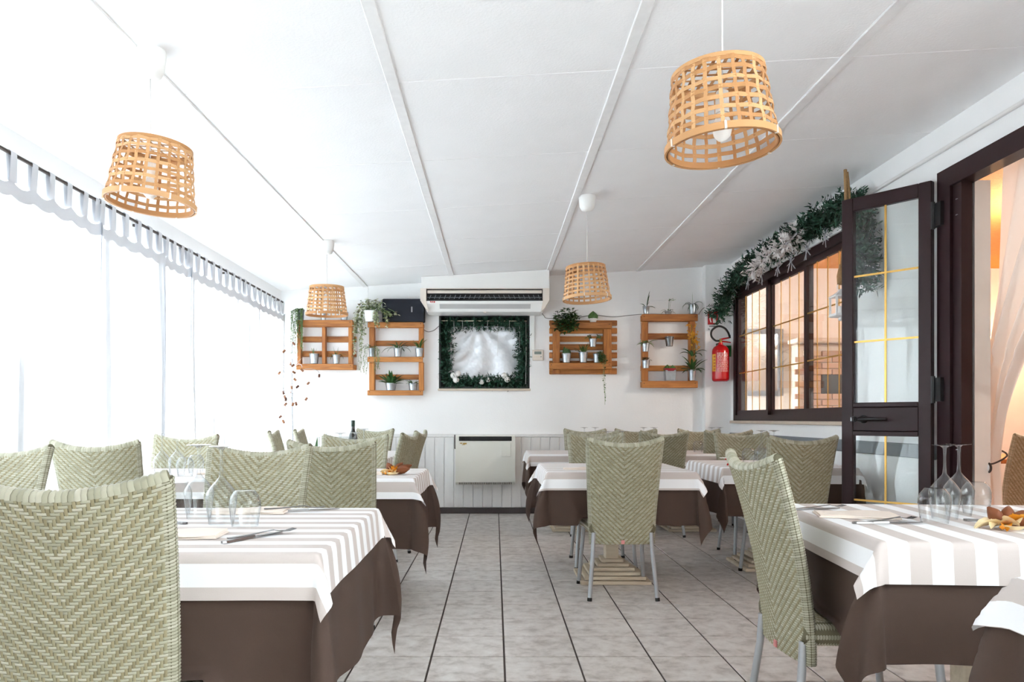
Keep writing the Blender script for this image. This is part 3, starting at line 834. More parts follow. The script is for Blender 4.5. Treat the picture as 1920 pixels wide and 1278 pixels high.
def cutlery(kind, x, y, rz, label, dz=0.001):
    t = thing(kind, label, kind, (x, y, TZ+dz), rz, group=kind+'s laid on the tables' if kind == 'fork' else 'knives laid on the tables')
    a, b = (FK if kind == 'fork' else KN)
    obj('handle', a, None, t); obj('tines' if kind == 'fork' else 'blade', b, None, t)
# front left table
wine(-.855, 2.42, 'upturned wine glass on the front left table, right one of the tall pair')
wine(-.975, 2.55, 'upturned wine glass on the front left table, left one of the tall pair')
tumb(-.765, 2.37, 'upturned tumbler on the front left table, beside the tall glasses')
tumb(-1.09, 2.66, 'upturned tumbler on the front left table, half hidden by the big chair')
napkin(-.90, 2.17, R(4), 'folded napkin on the front left table, near the big chair', .27)
cutlery('knife', -.665, 2.14, R(62), 'steel knife right of the near napkin on the front left table')
cutlery('fork', -.645, 2.165, R(48), 'steel fork crossing the knife on the front left table', .006)
napkin(-.86, 2.72, R(3), 'folded napkin on the far side of the front left table', .26)
cutlery('fork', -.70, 2.73, R(8), 'steel fork beside the far napkin on the front left table', .012)
cutlery('knife', -.665, 2.765, R(22), 'steel knife beside the far napkin on the front left table')
cutlery('knife', -1.06, 2.47, R(150), 'steel knife left of the tall glasses on the front left table')
# front right table
wine(1.475, 2.54, 'upturned wine glass on the front right table, left one of the tall pair')
wine(1.575, 2.63, 'upturned wine glass on the front right table, right one of the tall pair')
tumb(1.385, 2.44, 'upturned tumbler on the front right table, left of the tall glasses')
tumb(1.665, 2.68, 'upturned tumbler on the front right table, behind the tall pair to the right')
napkin(1.215, 2.61, R(-14), 'folded napkin on the front right table, left of the glasses', .25, .15)
cutlery('knife', 1.235, 2.43, R(2), 'steel knife in front of the napkin on the front right table')
cutlery('fork', 1.27, 2.47, R(24), 'steel fork crossing the knife on the front right table', .005)
cutlery('knife', 1.15, 2.80, R(12), 'steel knife behind the napkin on the front right table')
cutlery('fork', 1.20, 2.83, R(20), 'steel fork behind the napkin on the front right table', .004)
napkin(1.80, 2.55, R(-10), 'folded napkin at the right edge, behind the dried flowers')
cutlery('knife', 1.62, 2.46, R(-20), 'steel knife half behind the dried flowers')
# other tables
wine(-1.90, 4.42, 'upturned wine glass on the second curtain-side table, left one'); wine(-1.83, 4.46, 'upturned wine glass on the second curtain-side table, right one')
tumb(-1.76, 4.40, 'upturned tumbler in front of the curtain-side wine glasses'); tumb(-1.80, 4.66, 'upturned tumbler behind the curtain-side wine glasses'); napkin(-1.66, 4.62, R(10), 'folded napkin on the second curtain-side table')
wine(-.93, 4.66, 'upturned wine glass on the second aisle table, left of the pair'); wine(-.85, 4.72, 'upturned wine glass on the second aisle table, right of the pair')
napkin(-.76, 4.56, R(0), 'folded napkin on the second left aisle table')
wine(-1.05, 6.2, 'upturned wine glass right of the dark wine bottle, nearer one'); wine(-1.10, 6.5, 'upturned wine glass right of the dark wine bottle, farther one')
wine(.765, 5.26, 'upturned wine glass on the central right table, left of the pair'); wine(.875, 5.32, 'upturned wine glass on the central right table, right of the pair')
tumb(.99, 5.36, 'upturned tumbler on the central right table'); napkin(.55, 5.0, R(0), 'folded napkin on the central right table')
wine(.86, 7.45, 'upturned wine glass on the back table right of the heater, left one'); wine(.965, 7.45, 'upturned wine glass on the back table right of the heater, right one')
wine(1.43, 7.45, 'upturned wine glass on the long back table, leftmost'); wine(1.53, 7.45, 'upturned wine glass on the long back table, second from left')
wine(2.10, 7.5, 'upturned wine glass on the long back table, second from right'); wine(2.18, 7.5, 'upturned wine glass on the long back table, rightmost'); tumb(1.98, 7.55, 'upturned tumbler on the long back table')
wine(1.91, 5.55, 'upturned wine glass on the window-side table, left of the pair'); wine(2.0, 5.55, 'upturned wine glass on the window-side table, right of the pair')
tumb(1.86, 5.68, 'upturned tumbler on the window-side table, left one'); tumb(1.98, 5.72, 'upturned tumbler on the window-side table, right one')
napkin(1.80, 5.52, R(5), 'folded napkin on the window-side table')
# wine bottle
t = thing('wine_bottle', 'dark wine bottle with a pale label on a back left table', 'bottle', (-1.165, 6.36, TZ+.001))
obj('bottle_body', MB().lathe([(0, 0), (.036, 0), (.037, .01), (.037, .17), (.033, .195), (.017, .225), (.0145, .25), (.0145, .27)], 24), M_bottle, t, True, auto=50)
obj('label', MB().lathe([(.0374, .05), (.0374, .13)], 24), M_paper, t, True)
obj('capsule', MB().lathe([(.0148, .262), (.0155, .265), (.0155, .31), (.012, .313), (0, .313)], 20), mat('capsule_green', srgb(18, 42, 30), .4), t, True, auto=50)

def leaf(mb, base, az, L, W, elev, droop, n=6, fold=.25, tipw=.02, prof=None):
    """curved tapered blade: starts at base, rises at elev and bends down by droop along its length"""
    p = Vector(base); dirh = Vector((math.cos(az), math.sin(az), 0)); side = Vector((-math.sin(az), math.cos(az), 0))
    b = len(mb.v); e = elev
    for k in range(n+1):
        t = k/n
        w_ = W*(prof(t) if prof else max(math.sin(PI*min(t*.85+.12, 1)), tipw))*.5
        up = -dirh*math.sin(e)+Vector((0, 0, math.cos(e)))
        mb.v += [tuple(p-side*w_+up*w_*fold), tuple(p-up*w_*.15), tuple(p+side*w_+up*w_*fold)]
        p = p + (dirh*math.cos(e)+Vector((0, 0, math.sin(e))))*(L/n); e -= droop/n
    for k in range(n):
        for q in range(2): i0 = b+3*k+q; mb.f.append((i0, i0+1, i0+4, i0+3))
    return p
# dried flower centrepieces
def centrepiece(x, y, label, s=1.0, seed=3):
    rr = random.Random(seed)
    t = thing('dried_flower_decoration', label, 'table decoration', (x, y, TZ+.002), 0, 'dried flower decorations')
    for az, m, L, W, e in ((2.9, M_petal_c, .085, .045, .25), (3.5, M_petal_c, .06, .04, .3), (4.6, M_petal_c, .06, .05, .7), (5.3, M_petal_c, .05, .04, .5), (4.2, M_petal_o, .05, .03, .2), (4.9, M_petal_o, .07, .035, .9), (1.2, M_petal_o, .06, .035, 1.0)):
        mb = MB(); leaf(mb, (rr.uniform(-.01, .01), rr.uniform(-.01, .01), .008), az, L*s, W*s, e, 1.0, 6, .8); obj('petal', mb, m, t, True)
    for az, L, e in ((2.4, .06, .9), (.3, .1, .35), (-.3, .09, .2), (.9, .08, .6)):
        mb = MB(); d = Vector((math.cos(az)*math.cos(e), math.sin(az)*math.cos(e), math.sin(e)))
        mb.tube([Vector((.01*math.cos(az), .01*math.sin(az), .014))+d*L*s*k/5 for k in range(6)], [.006*s, .015*s, .02*s, .019*s, .012*s, .003*s], 9); obj('seed_pod', mb, M_pod, t, True)
    mb = MB()
    for k in range(5):
        a = 3.9+rr.uniform(-.5, .5); c = (.05*s*math.cos(a)+rr.uniform(-.01, .01), .05*s*math.sin(a), .009)
        mb.lathe([(0, -.008), (.008, 0), (0, .008)], 8, c)
    obj('blossom', mb, M_petal_o, t, True)
    mb = MB(); mb.grid(lambda u, v: ((.02+.022*v+.003*math.sin(u*50)*v)*math.cos(u*6.283)*s, (.02+.022*v+.003*math.sin(u*50)*v)*math.sin(u*6.283)*s-.03*s, .002+.014*v), 40, 3, wrap=True)
    obj('paper_cup', mb, M_petal_c, t, True)
centrepiece(1.525, 2.31, 'orange and cream dried flowers with brown pods on the front right table')
centrepiece(-.60, 4.55, 'small dried flowers with brown pods on the second left aisle table', 1.1, 5)
t = thing('menu_card', 'small white card with a red bow on the window-side table', 'card', (1.66, 5.46, TZ+.002), R(20))
obj('card', MB().bbox((0, 0, .05), (.12, .09, .004), .001), M_white, t)
mb = MB(); mb.tube([(-.04, -.02, .002), (.03, .02, .045)], .006, 6); mb.tube([(.04, -.02, .002), (-.03, .02, .045)], .006, 6); obj('bow', mb, M_sign_red, t, True)

# ------------------------------------------------------------------ sheer curtains on the left
RX, RZ = XL+.065, 2.375
rod = thing('curtain_rod', 'long dark curtain rod running under the ceiling on the left', 'curtain rod', (RX, 0, RZ))
obj('pole', MB().tube([(0, .6, 0), (0, 8.66, 0)], .009, 10), M_gap, rod, True, auto=50)
for y in (.9, 1.9, 3.5, 5.2, 6.9, 8.5): obj('bracket', MB().lim(-.065, .0, y-.008, y+.008, -.008, .008), M_gap, rod)
def curtain(ya, yb, label, seed):
    rr = random.Random(seed)
    ya -= .02; yb += .02
    t = thing('sheer_curtain', label, 'curtain', (RX+.012*(seed % 2), (ya+yb)/2, 0), 0, 'sheer curtains along the left windows')
    L = yb-ya; nt_ = max(4, round(L/.165)); ctop = RZ-.125
    phs = [rr.uniform(0, 6.28) for _ in range(4)]; f1, f2 = rr.uniform(7, 10), rr.uniform(17, 24)
    def fn(u, v):
        y = -L/2+L*u
        k = v**.7
        x = .004+(.022*math.sin(y*f1+phs[0])+.013*math.sin(y*f2+phs[1]+v*.8))*(.25+.75*k) + .006*math.sin(v*5+phs[2]+y*3)
        sag = .028*math.sin(PI*((u*nt_) % 1))*max(0, 1-v*9)
        edge = (1-min(abs(u), abs(1-u))*14) if min(u, 1-u) < .07 else 0
        return (x+.018*max(edge, 0), y*(1+.012*math.sin(v*3+phs[3])), (ctop-sag)+(.04-ctop+sag)*v)
    obj('fabric', MB().grid(fn, max(60, int(L/.012)), 28), M_dimming if yb < 2.5 else M_sheer, t, True)  # unseen nearest panel made denser to dim light on the near ceiling
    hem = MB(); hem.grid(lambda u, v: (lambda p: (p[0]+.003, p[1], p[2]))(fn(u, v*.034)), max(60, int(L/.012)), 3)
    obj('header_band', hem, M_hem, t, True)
    for e in (0, 1):  # dense edge strips added to stand in for fold shading
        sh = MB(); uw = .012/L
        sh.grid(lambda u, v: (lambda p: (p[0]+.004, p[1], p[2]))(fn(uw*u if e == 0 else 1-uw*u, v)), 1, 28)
        obj('side_hem_fold_line', sh, M_hem, t, True)
    for k in range(nt_+1):
        y = -L/2+L*(k/nt_); y = min(max(y, -L/2+.03), L/2-.03); hw_ = .03
        sk_ = rr.uniform(-.012, .012)
        mb = MB()
        def tabf(u, v, y=y, sk_=sk_):
            a = (v-.5)*2
            if abs(a) < .25: an = a/.25*PI/2; zz = RZ+.012*math.cos(an); xx = .012*math.sin(an)
            else:
                q = (abs(a)-.25)/.75; zz = RZ-q*.137; xx = .012*(1 if a > 0 else -1)*(1-q*.6)
            return (xx, y+(u-.5)*2*(hw_-.006*math.cos(a*PI/2))+sk_*(1-abs(a)), zz)
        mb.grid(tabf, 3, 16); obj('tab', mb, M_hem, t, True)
for k, (a, b, lb) in enumerate(((.7, 2.2, 'dense white tab-top curtain left of the picture edge, thickened to dim daylight'), (2.22, 3.3, 'sheer white curtain just beyond the left picture edge'),
        (3.32, 4.60, 'leftmost sheer white tab-top curtain in view'), (4.62, 5.43, 'sheer white tab-top curtain, second from the left'), (5.45, 5.96, 'narrow sheer white tab-top curtain, third from the left'),
        (5.98, 7.28, 'wide sheer white tab-top curtain, second from the back corner'), (7.30, 8.64, 'sheer white tab-top curtain next to the back wall'))):
    curtain(a, b, lb, 20+k)

# ------------------------------------------------------------------ pendant lamps
def lamp(x, y, zbot, label, tiltx, tilty, seed):
    rr = random.Random(seed); cz = ceil_z(x)-.006
    t = thing('pendant_lamp', label, 'pendant lamp', (x, y, cz), 0, 'woven bamboo pendant lamps')
    obj('canopy', MB().lathe([(.058, .012), (.062, -.004), (.060, -.03), (.054, -.075), (.042, -.098), (.012, -.108), (0, -.108)], 28), M_white, t, True, auto=60)
    H = .245; rb, rt = .172, .142
    ztop = zbot+H-cz
    obj('cord', MB().tube([(0, 0, -.1), (0, 0, ztop-.075)], .0028, 8), M_cablew, t, True)
    obj('socket', MB().lathe([(.0, -.03), (.019, -.032), (.021, -.06), (.021, -.10), (0, -.10)], 18, (0, 0, ztop-.03)), M_white, t, True, auto=50)
    bulb = obj('bulb', MB().lathe([(.012, -.09), (.016, -.105), (.028, -.13), (.031, -.15), (.026, -.172), (.014, -.186), (0, -.19)], 20, (0, 0, ztop-.03)), M_bulb, t, True)
    sh = MB()
    def ring(r, z, w_, th, n=48):
        mb = MB(); prof = [(r-th/2, z-w_/2), (r+th/2, z-w_/2), (r+th/2, z+w_/2), (r-th/2, z+w_/2), (r-th/2, z-w_/2)]
        mb.lathe(prof, n); return mb
    shade = obj('lamp_shade', ring(rb+.004, .010, .021, .006), M_bamboo, t, True, auto=40)
    shade.location = (0, 0, zbot-cz); shade.rotation_euler = (R(tiltx), R(tilty), 0)
    obj('rim_hoop', ring(rb-.005, .010, .020, .004), M_bamboo, shade, True, auto=40)
    obj('top_hoop', ring(rt, H-.006, .013, .006), M_bamboo, shade, True, auto=40)
    NV, NB = 24, 7; a0 = .0026
    zb_ = [.044+.0305*k for k in range(NB)]
    rad = lambda z: rb+(rt-rb)*z/H
    zz = [.004]+zb_+[H]
    for i in range(NV):
        an = 2*PI*i/NV+rr.uniform(-.02, .02); hw_ = .0058*rr.uniform(.85, 1.15); mb = MB(); lean = rr.uniform(-.02, .02)
        smp = []
        for j in range(len(zz)):
            off = 0 if j in (0, len(zz)-1) else (a0 if (i+j) % 2 else -a0)
            smp.append((zz[j], off))
        b = 0; tot = []
        for j in range(len(smp)-1):
            for q in range(3):
                f_ = q/3; s_ = f_*f_*(3-2*f_); tot.append((smp[j][0]+(smp[j+1][0]-smp[j][0])*f_, smp[j][1]+(smp[j+1][1]-smp[j][1])*s_))
        tot.append(smp[-1])
        for z, off in tot:
            r_ = rad(z)+off; a_ = an+lean*z/H; c, s = math.cos(a_), math.sin(a_)
            for (dr, dt) in ((-.0009, -hw_), (-.0009, hw_), (.0009, hw_), (.0009, -hw_)):
                mb.v.append(((r_+dr)*c-dt*s, (r_+dr)*s+dt*c, z))
        for j in range(len(tot)-1):
            for k in range(4): k2 = (k+1) % 4; mb.f.append((4*j+k, 4*j+k2, 4*j+4+k2, 4*j+4+k))
        obj('upright_strip', mb, M_bamboo, shade)
    for j in range(NB):
        z0 = zb_[j]+rr.uniform(-.002, .002); mb = MB(); n = NV*4; hw_ = .0062*rr.uniform(.9, 1.15)
        for k in range(n):
            i = k/4; off = a0*math.cos(PI*(i+j+1+1))*1.0
            a_ = 2*PI*i/NV; z = z0+.0015*math.sin(a_*2+j); c, s = math.cos(a_), math.sin(a_)
            for (dr, dz_) in ((-.0009, -hw_), (-.0009, hw_), (.0009, hw_), (.0009, -hw_)):
                r_ = rad(z+dz_)+off+dr; mb.v.append((r_*c, r_*s, z+dz_))
        for k in range(n):
            k1 = (k+1) % n
            for e in range(4): e2 = (e+1) % 4; mb.f.append((4*k+e, 4*k+e2, 4*k1+e2, 4*k1+e))
        obj('band_strip', mb, M_bamboo, shade)
    for k in range(7):         # flat strips closing the top
        for d in (0, 1):
            o_ = (-3+k)*.036; Lh = math.sqrt(max(rt**2-o_*o_, .0004))
            mb = MB(); mb.bbox((0, o_, H-.004+.0022*d) if d == 0 else (o_, 0, H-.004+.0022*d), (2*Lh, .011, .0016) if d == 0 else (.011, 2*Lh, .0016), .0005)
            obj('top_strip', mb, M_bamboo, shade)
    for k in range(6):
        a_ = 2*PI*k/6+.3; obj('rim_tie', MB().box(((rb+.004)*math.cos(a_), (rb+.004)*math.sin(a_), .010), (.010, .007, .024), Matrix.Rotation(a_, 3, 'Z')), M_cream, shade)
lamp(-1.415, 3.18, 1.955, 'woven bamboo pendant lamp nearest the curtain at upper left', -2, 4.5, 1)
lamp(-1.43, 6.59, 1.955, 'small far woven bamboo pendant lamp above the left pallet shelf', 1, 0, 2)
lamp(.674, 5.66, 1.945, 'far woven bamboo pendant lamp right of the air conditioner', -2.5, -2.5, 3)
lamp(.719, 2.45, 1.93, 'largest woven bamboo pendant lamp, hanging at the upper right', -2, -3, 4)

# ------------------------------------------------------------------ air conditioner
AY = 8.40
def ax(px): return PX(px, AY)
def az(py): return PZ(py, AY)
t = thing('air_conditioner', 'wide white air conditioner under the ceiling above the decorated window', 'air conditioner', (0, AY, 0))
x0, x1 = ax(788), ax(1030); dp = YB-AY
obj('boxing', MB().prism([(x0+.01, az(540)), (x1, az(540)), (x1, ceil_z(x1)-.004), (x0+.01, ceil_z(x0+.01)-.004)], .012, dp), M_white, t)
zt, zb0 = az(540), az(583); zs = az(561.5); s0, s1 = ax(799), ax(1018)
for nm, a, b, px_in in (('side_panel', x0, s0, 0), ('side_panel', s1, x1, 1)):
    if px_in == 0: poly = [(a, zt), (a, az(563)), (a+.055, az(578)), (a+.085, zb0), (b+.02, zb0), (b, zs), (b, zt)]
    else: poly = [(a, zt), (a, zs), (a-.02, zb0), (b-.085, zb0), (b-.055, az(578)), (b, az(563)), (b, zt)]
    obj(nm, MB().prism(poly, 0, dp-.02), M_cream, t)
obj('top_bar', MB().bbox(((s0+s1)/2, .02, zt-.003), (s1-s0, .04, .006), .002), M_cream, t)
obj('slot_lining', MB().lim(s0, s1, .07, .09, zs-.01, zt-.006).lim(s0, s1, .0, .09, zs-.012, zs-.004), M_black, t)
obj('louvre', MB().bbox(((s0+s1)/2, .022, az(546.3)), (s1-s0-.02, .012, az(543.5)-az(549.5)), .003), M_cream, t)
vane = MB().bbox((0, 0, 0), (.004, .03, .045), .001).mesh('vane', M_grey)
for k in range(23): obj('vane', vane, None, t, loc=(s0+.04+(s1-s0-.08)*k/22, .045, az(555)), rot=(0, R(25 if k < 12 else -25), 0))
obj('louvre', MB().bbox(((s0+s1)/2, .03, az(556.5)), (s1-s0-.02, .005, .006), .001), M_grey, t)
fp = MB().prism([(.005, zs-.004), (.005, az(569)), (.075, zb0+.004), (.12, zb0), (dp-.03, zb0), (dp-.03, zs-.004)], s0+.0, s1-.0, 'yz')
obj('front_panel', fp, M_white, t)
obj('intake_grille', MB().prism([(.009, az(569.5)), (.003, az(569.8)), (.062, az(579.5)), (.068, az(579))], ax(824), ax(995), 'yz'), mat('grille_grey', srgb(188, 188, 188), .5), t)
obj('clip', MB().bbox((ax(909), .07, zb0-.003), (.03, .03, .014), .002), M_cream, t)
mb = MB()
for k, (a, b) in enumerate(((806.5, 808.2), (809, 810.2), (810.8, 812.4), (813.2, 815.6))): mb.lim(ax(a), ax(b), -.001, .006, az(566.5+.4*(k % 2)), az(564.6-.3*(k == 0)))
obj('logo', mb, M_red, t)

# thermostat
TY = YB-.02
t = thing('thermostat', 'cream wall thermostat with small grey display beside the decorated window', 'thermostat', (0, TY, 0))
cxx, czz = PX(1008.5, TY), PZ(665.5, TY)
obj('housing', MB().bbox((cxx, .008, czz), (.125, .025, .122), .006), M_cream, t)
obj('display', MB().bbox((cxx, -.005, czz+.025), (.08, .004, .032), .001), M_screen, t)
for k in range(4): obj('button', MB().bbox((cxx-.036+.024*k, -.006, czz-.018), (.014, .004, .009), .001), M_grey if k == 3 else M_paper, t)
tag(obj('wall_duct', MB().bbox((PX(998, YB), YB-.012, (PZ(583, YB)+PZ(656, YB))/2), (.05, .025, PZ(583, YB)-PZ(656, YB)), .004), M_white), 'white vertical cable duct between air conditioner and thermostat', 'conduit')

# gas heater on the wainscot
HY = YB-.19
def hx_(p): return PX(p, HY)
def hz_(p): return PZ(p, HY)
t = thing('wall_heater', 'cream wall-mounted convector heater with black top grille', 'heater', (0, HY, 0))
a, b, zt, zb0 = hx_(855), hx_(965), hz_(816), hz_(910)
mb = MB()
prof = [(.19, zt), (.03, zt), (.012, zt-.01), (.004, zt-.05), (0, zt-.2), (.004, zb0+.10), (.02, zb0+.035), (.05, zb0+.006), (.19, zb0)]
mb.prism(prof, a, b, 'yz'); body = obj('body', mb, M_heater, t, True, auto=28)
for s, xx in ((0, a), (1, b)): obj('side_cap', MB().prism([(p[0]-.004, p[1]) for p in prof[1:-1]]+[(.16, zb0), (.16, zt)], xx-.006, xx+.02 if s == 0 else xx+.006, 'yz') if s == 0 else MB().prism([(p[0]-.004, p[1]) for p in prof[1:-1]]+[(.16, zb0), (.16, zt)], xx-.02, xx+.006, 'yz'), M_heater, t, True, auto=28)
obj('top_grille', MB().bbox((hx_(910), .006, hz_(822)), (hx_(959)-hx_(860), .02, .05), .004), M_black, t)
sl = MB().bbox((0, 0, 0), (.004, .008, .046), .001).mesh('grille_slat', M_rubber)
for k in range(28): obj('grille_slat', sl, None, t, loc=(hx_(861.5)+(hx_(958)-hx_(861.5))*k/27, -.006, hz_(822)))
obj('flap', MB().bbox((hx_(949), -.003, hz_(842.5)), (hx_(957.5)-hx_(940.5), .012, hz_(830)-hz_(855.5)), .002), M_heater, t)
obj('logo', MB().lim(hx_(862.5), hx_(867), -.006, .02, hz_(831.5), hz_(829.5)).lim(hx_(868), hx_(875), -.006, .02, hz_(832.5), hz_(829.8)).lim(hx_(866), hx_(872), -.006, .02, hz_(833.8), hz_(832.8)), M_brass, t)
vt = MB().bbox((0, 0, 0), (.006, .02, .022), .001).mesh('vent', M_gap)
for k in range(30): obj('vent_slot', vt, None, t, loc=(hx_(861)+(hx_(959)-hx_(861))*k/29, .022, hz_(906)))
obj('gas_pipe', MB().tube([(hx_(852), .10, hz_(815)), (hx_(852), .10, hz_(841)), (hx_(856), .14, hz_(843))], .006, 8), M_gap, t, True)

# ------------------------------------------------------------------ decorated window in the back wall
dw = thing('window_4', None, None, (0, YB, 0), kind='structure')
mb = MB(); fx = .02
mb.lim(WX0, WX0+fx, .0, .14, WZ0, WZ1); mb.lim(WX1-fx, WX1, .0, .14, WZ0, WZ1); mb.lim(WX0+fx, WX1-fx, .0, .14, WZ1-fx, WZ1); mb.lim(WX0+fx, WX1-fx, .0, .14, WZ0, WZ0+fx)
obj('window_frame', mb, mat('dark_green_frame', srgb(16, 26, 24), .5), dw)
obj('backing', MB().lim(WX0, WX1, .145, .155, WZ0, WZ1), M_black, dw)
obj('window_sill', MB().bbox(((WX0+WX1)/2, -.01, WZ0-.014), (WX1-WX0+.02, .04, .026), .004), M_stone, dw)
def foil_f(u, v):
    x = WX0+.09+(WX1-WX0-.18)*u; z = WZ0+.08+(WZ1-WZ0-.2)*v
    th = math.atan2(1.06-v, (u-.42)*1.25); r_ = math.hypot(u-.42, 1.06-v)
    y = .105+.020*r_*math.sin(th*11+1.2*math.sin(r_*4))+.004*math.sin(13*u+7*v)*v+.003*math.sin(29*v-17*u)
    return (x, y, z)
tag(obj('foil_sheet', MB().grid(foil_f, 70, 50), M_foil, None, True, loc=(0, YB, 0)), 'crinkled silver foil sheet hung inside the garlanded window', 'foil sheet')
tag(obj('curtain_wire', MB().tube([(WX0+.03, YB+.03, PZ(600.5, YB)), (WX1-.03, YB+.03, PZ(601, YB))], .006, 8), M_paper, None, True), 'thin pale rod across the top of the garlanded window', 'curtain rod')
def garland_mesh(pts, rad, n, L, seed, wid=.006, hang=0.0):
    rr = random.Random(seed); mb = MB(); pts = [Vector(p) for p in pts]
    seg = [(pts[i+1]-pts[i]).length for i in range(len(pts)-1)]; tot = sum(seg)
    for k in range(n):
        d = rr.uniform(0, tot); i = 0
        while i < len(seg)-1 and d > seg[i]: d -= seg[i]; i += 1
        t_ = (pts[i+1]-pts[i]).normalized(); p = pts[i]+t_*min(d, seg[i])
        a = rr.uniform(0, 6.283); u = t_.orthogonal().normalized(); v = t_.cross(u)
        out = (u*math.cos(a)+v*math.sin(a)+t_*rr.uniform(-.7, .9)).normalized(); out.z -= hang; out.normalize()
        R_ = rad*rr.uniform(.5, 1.15); c = p+out*R_*rr.uniform(.0, .25); e = p+out*R_
        # a sprig: a twig with needles along it
        for q in range(7):
            b0 = c+(e-c)*(q+1)/7; w1 = out.orthogonal().normalized(); w2 = out.cross(w1); an = rr.uniform(0, 6.283)
            nd = (out*.75+w1*math.cos(an)+w2*math.sin(an)).normalized()*L*rr.uniform(.7, 1.2); sd = nd.cross(out).normalized()*wid*.5
            i0 = len(mb.v); mb.v += [tuple(b0-sd), tuple(b0+sd), tuple(b0+nd*.6+sd*.9), tuple(b0+nd), tuple(b0+nd*.6-sd*.9)]
            mb.f.append((i0, i0+1, i0+2, i0+3, i0+4))
    return mb
def garland(name, pts, rad, n, L, seed, label, m, wid=.006, hang=0.0):
    t = thing(name, label, 'garland', tuple(pts[0]))
    o_ = Vector(pts[0]); lp = [tuple(Vector(p)-o_) for p in pts]
    obj('stem', MB().tube(lp, .008, 6), M_needle if m == M_needle else M_twig, t, True)
    g = obj('sprigs', garland_mesh(lp, rad, n, L, seed, wid, hang), m, t); g['kind'] = 'stuff'
    return t
gy = YB+.04
i_ = .08
garland('pine_garland', [(WX0+i_, gy, WZ0+i_), (WX0+i_, gy, WZ1-i_-.01), (0, gy-.0, WZ1-i_-.005), (WX1-i_, gy, WZ1-i_-.01), (WX1-i_, gy, WZ0+i_), (-.1, gy-.01, WZ0+i_), (WX0+i_, gy, WZ0+i_)],
        .10, 1150, .036, 5, 'dark green pine garland framing the small foil-covered window', M_needle, .010)
for k, (px, py, s) in enumerate(((850, 704, .036), (859, 700, .034), (855, 712, .036), (945, 704, .034), (951, 711, .035), (903, 716, .03), (915, 712, .028))):
    mb = MB(); mb.lathe([(s*math.sin(PI*q/10), -s*math.cos(PI*q/10)) for q in range(11)], 18)
    lb = ('white bauble in the lower left of the small window, top left of three', 'white bauble in the lower left of the small window, top right of three', 'white bauble in the lower left of the small window, lowest of three',
          'white bauble at lower right of the small window, upper one', 'white bauble at lower right of the small window, lower one', 'small white bauble at the bottom centre of the window, left one', 'small white bauble at the bottom centre of the window, right one')[k]
    tag(obj('bauble', mb, M_feather, None, True, loc=(PX(px, YB), YB-.01, PZ(py, YB))), lb, 'bauble', 'white baubles in the window')
gf = garland('tinsel_garland', [(WX0+.13, YB+.045, WZ0+.2), (WX0+.14, YB+.045, WZ1-.14), (0, YB+.045, WZ1-.13), (WX1-.15, YB+.045, WZ1-.15)], .03, 26, .022, 9, 'white tinsel sprigs inside the green window garland', M_feather, .007)
for k, px in enumerate((851, 867, 888, 914, 933, 955, 974, 986)):
    zlen = (.5, .12, .1, .06, .4, .16, .3, .72)[k]
    z1 = PZ(601, YB)
    tag(obj('light_string', MB().tube([(PX(px, YB), YB-.004, z1), (PX(px, YB)+.003, YB-.006, z1-zlen*.5), (PX(px, YB)-.002, YB-.004, z1-zlen)], .0022, 5), M_cablew), ('first', 'second', 'third', 'fourth', 'fifth', 'sixth', 'seventh', 'eighth')[k] + ' thin white light string from the left in the garlanded window', 'string light', 'light strings in the window')

# ------------------------------------------------------------------ pallet shelves
SY = 8.70
def sx(p): return PX(p, SY)
def sz(p): return PZ(p, SY)
def pallet(label, front, uprights, slats, shelf):
    t = thing('pallet_shelf', label, 'shelf', (0, SY, 0), 0, 'pallet wood wall shelves')
    for (a, b, c, d_) in front: obj('front_board', MB().bbox(((sx(a)+sx(b))/2, -.012, (sz(c)+sz(d_))/2), (sx(b)-sx(a), .024, sz(c)-sz(d_)), .004), M_pallet, t)
    for (a, b, c, d_) in uprights: obj('upright', MB().bbox(((sx(a)+sx(b))/2, .042, (sz(c)+sz(d_))/2), (sx(b)-sx(a), .082, sz(c)-sz(d_)), .004), M_palletv, t)
    for (a, b, c, d_) in slats: obj('slat', MB().bbox(((sx(a)+sx(b))/2, .096, (sz(c)+sz(d_))/2), (sx(b)-sx(a), .024, sz(c)-sz(d_)), .004), M_pallet, t)
    for (a, b, c) in shelf: obj('shelf_board', MB().bbox(((sx(a)+sx(b))/2, .042, sz(c)-.009), (sx(b)-sx(a), .080, .014), .003), M_pallet, t)
    for (a, b, c, d_) in front:
        for q in (a+4, b-5): obj('nail', MB().lathe([(0.0, .0), (.006, .001), (.006, .004)], 8).v and MB().box((sx(q), -.0245, (sz(c)+sz(d_))/2+.012), (.009, .002, .009)), M_gap, t)
pallet('pallet wood shelf with one middle post, left below the small lamp', [(557, 662, 600, 612.5), (556, 663, 682, 693)], [(557, 564, 612.5, 682), (603.5, 610, 612.5, 682), (653, 660.5, 612.5, 682)],
       [(558, 665.5, 600.5, 611.5), (558, 665.5, 629, 640), (558, 665.5, 656.5, 667.5), (558, 665.5, 683, 692.5)], [(564, 603.5, 682), (610, 653, 682), (558, 661, 600)])
pallet('tall pallet wood shelf under the black speaker, two levels of plants', [(690, 794, 604, 614), (689.5, 793, 669, 678.5), (689.5, 793.5, 731.5, 741)], [(692, 702, 614, 669), (692, 702, 678.5, 731.5), (785, 794, 614, 669), (785, 794, 678.5, 731.5)],
       [(702, 785, 637, 647), (702, 785, 701, 710.5), (692, 794, 606, 613)], [(702, 785, 669), (702, 785, 731.5), (691, 793, 604)])
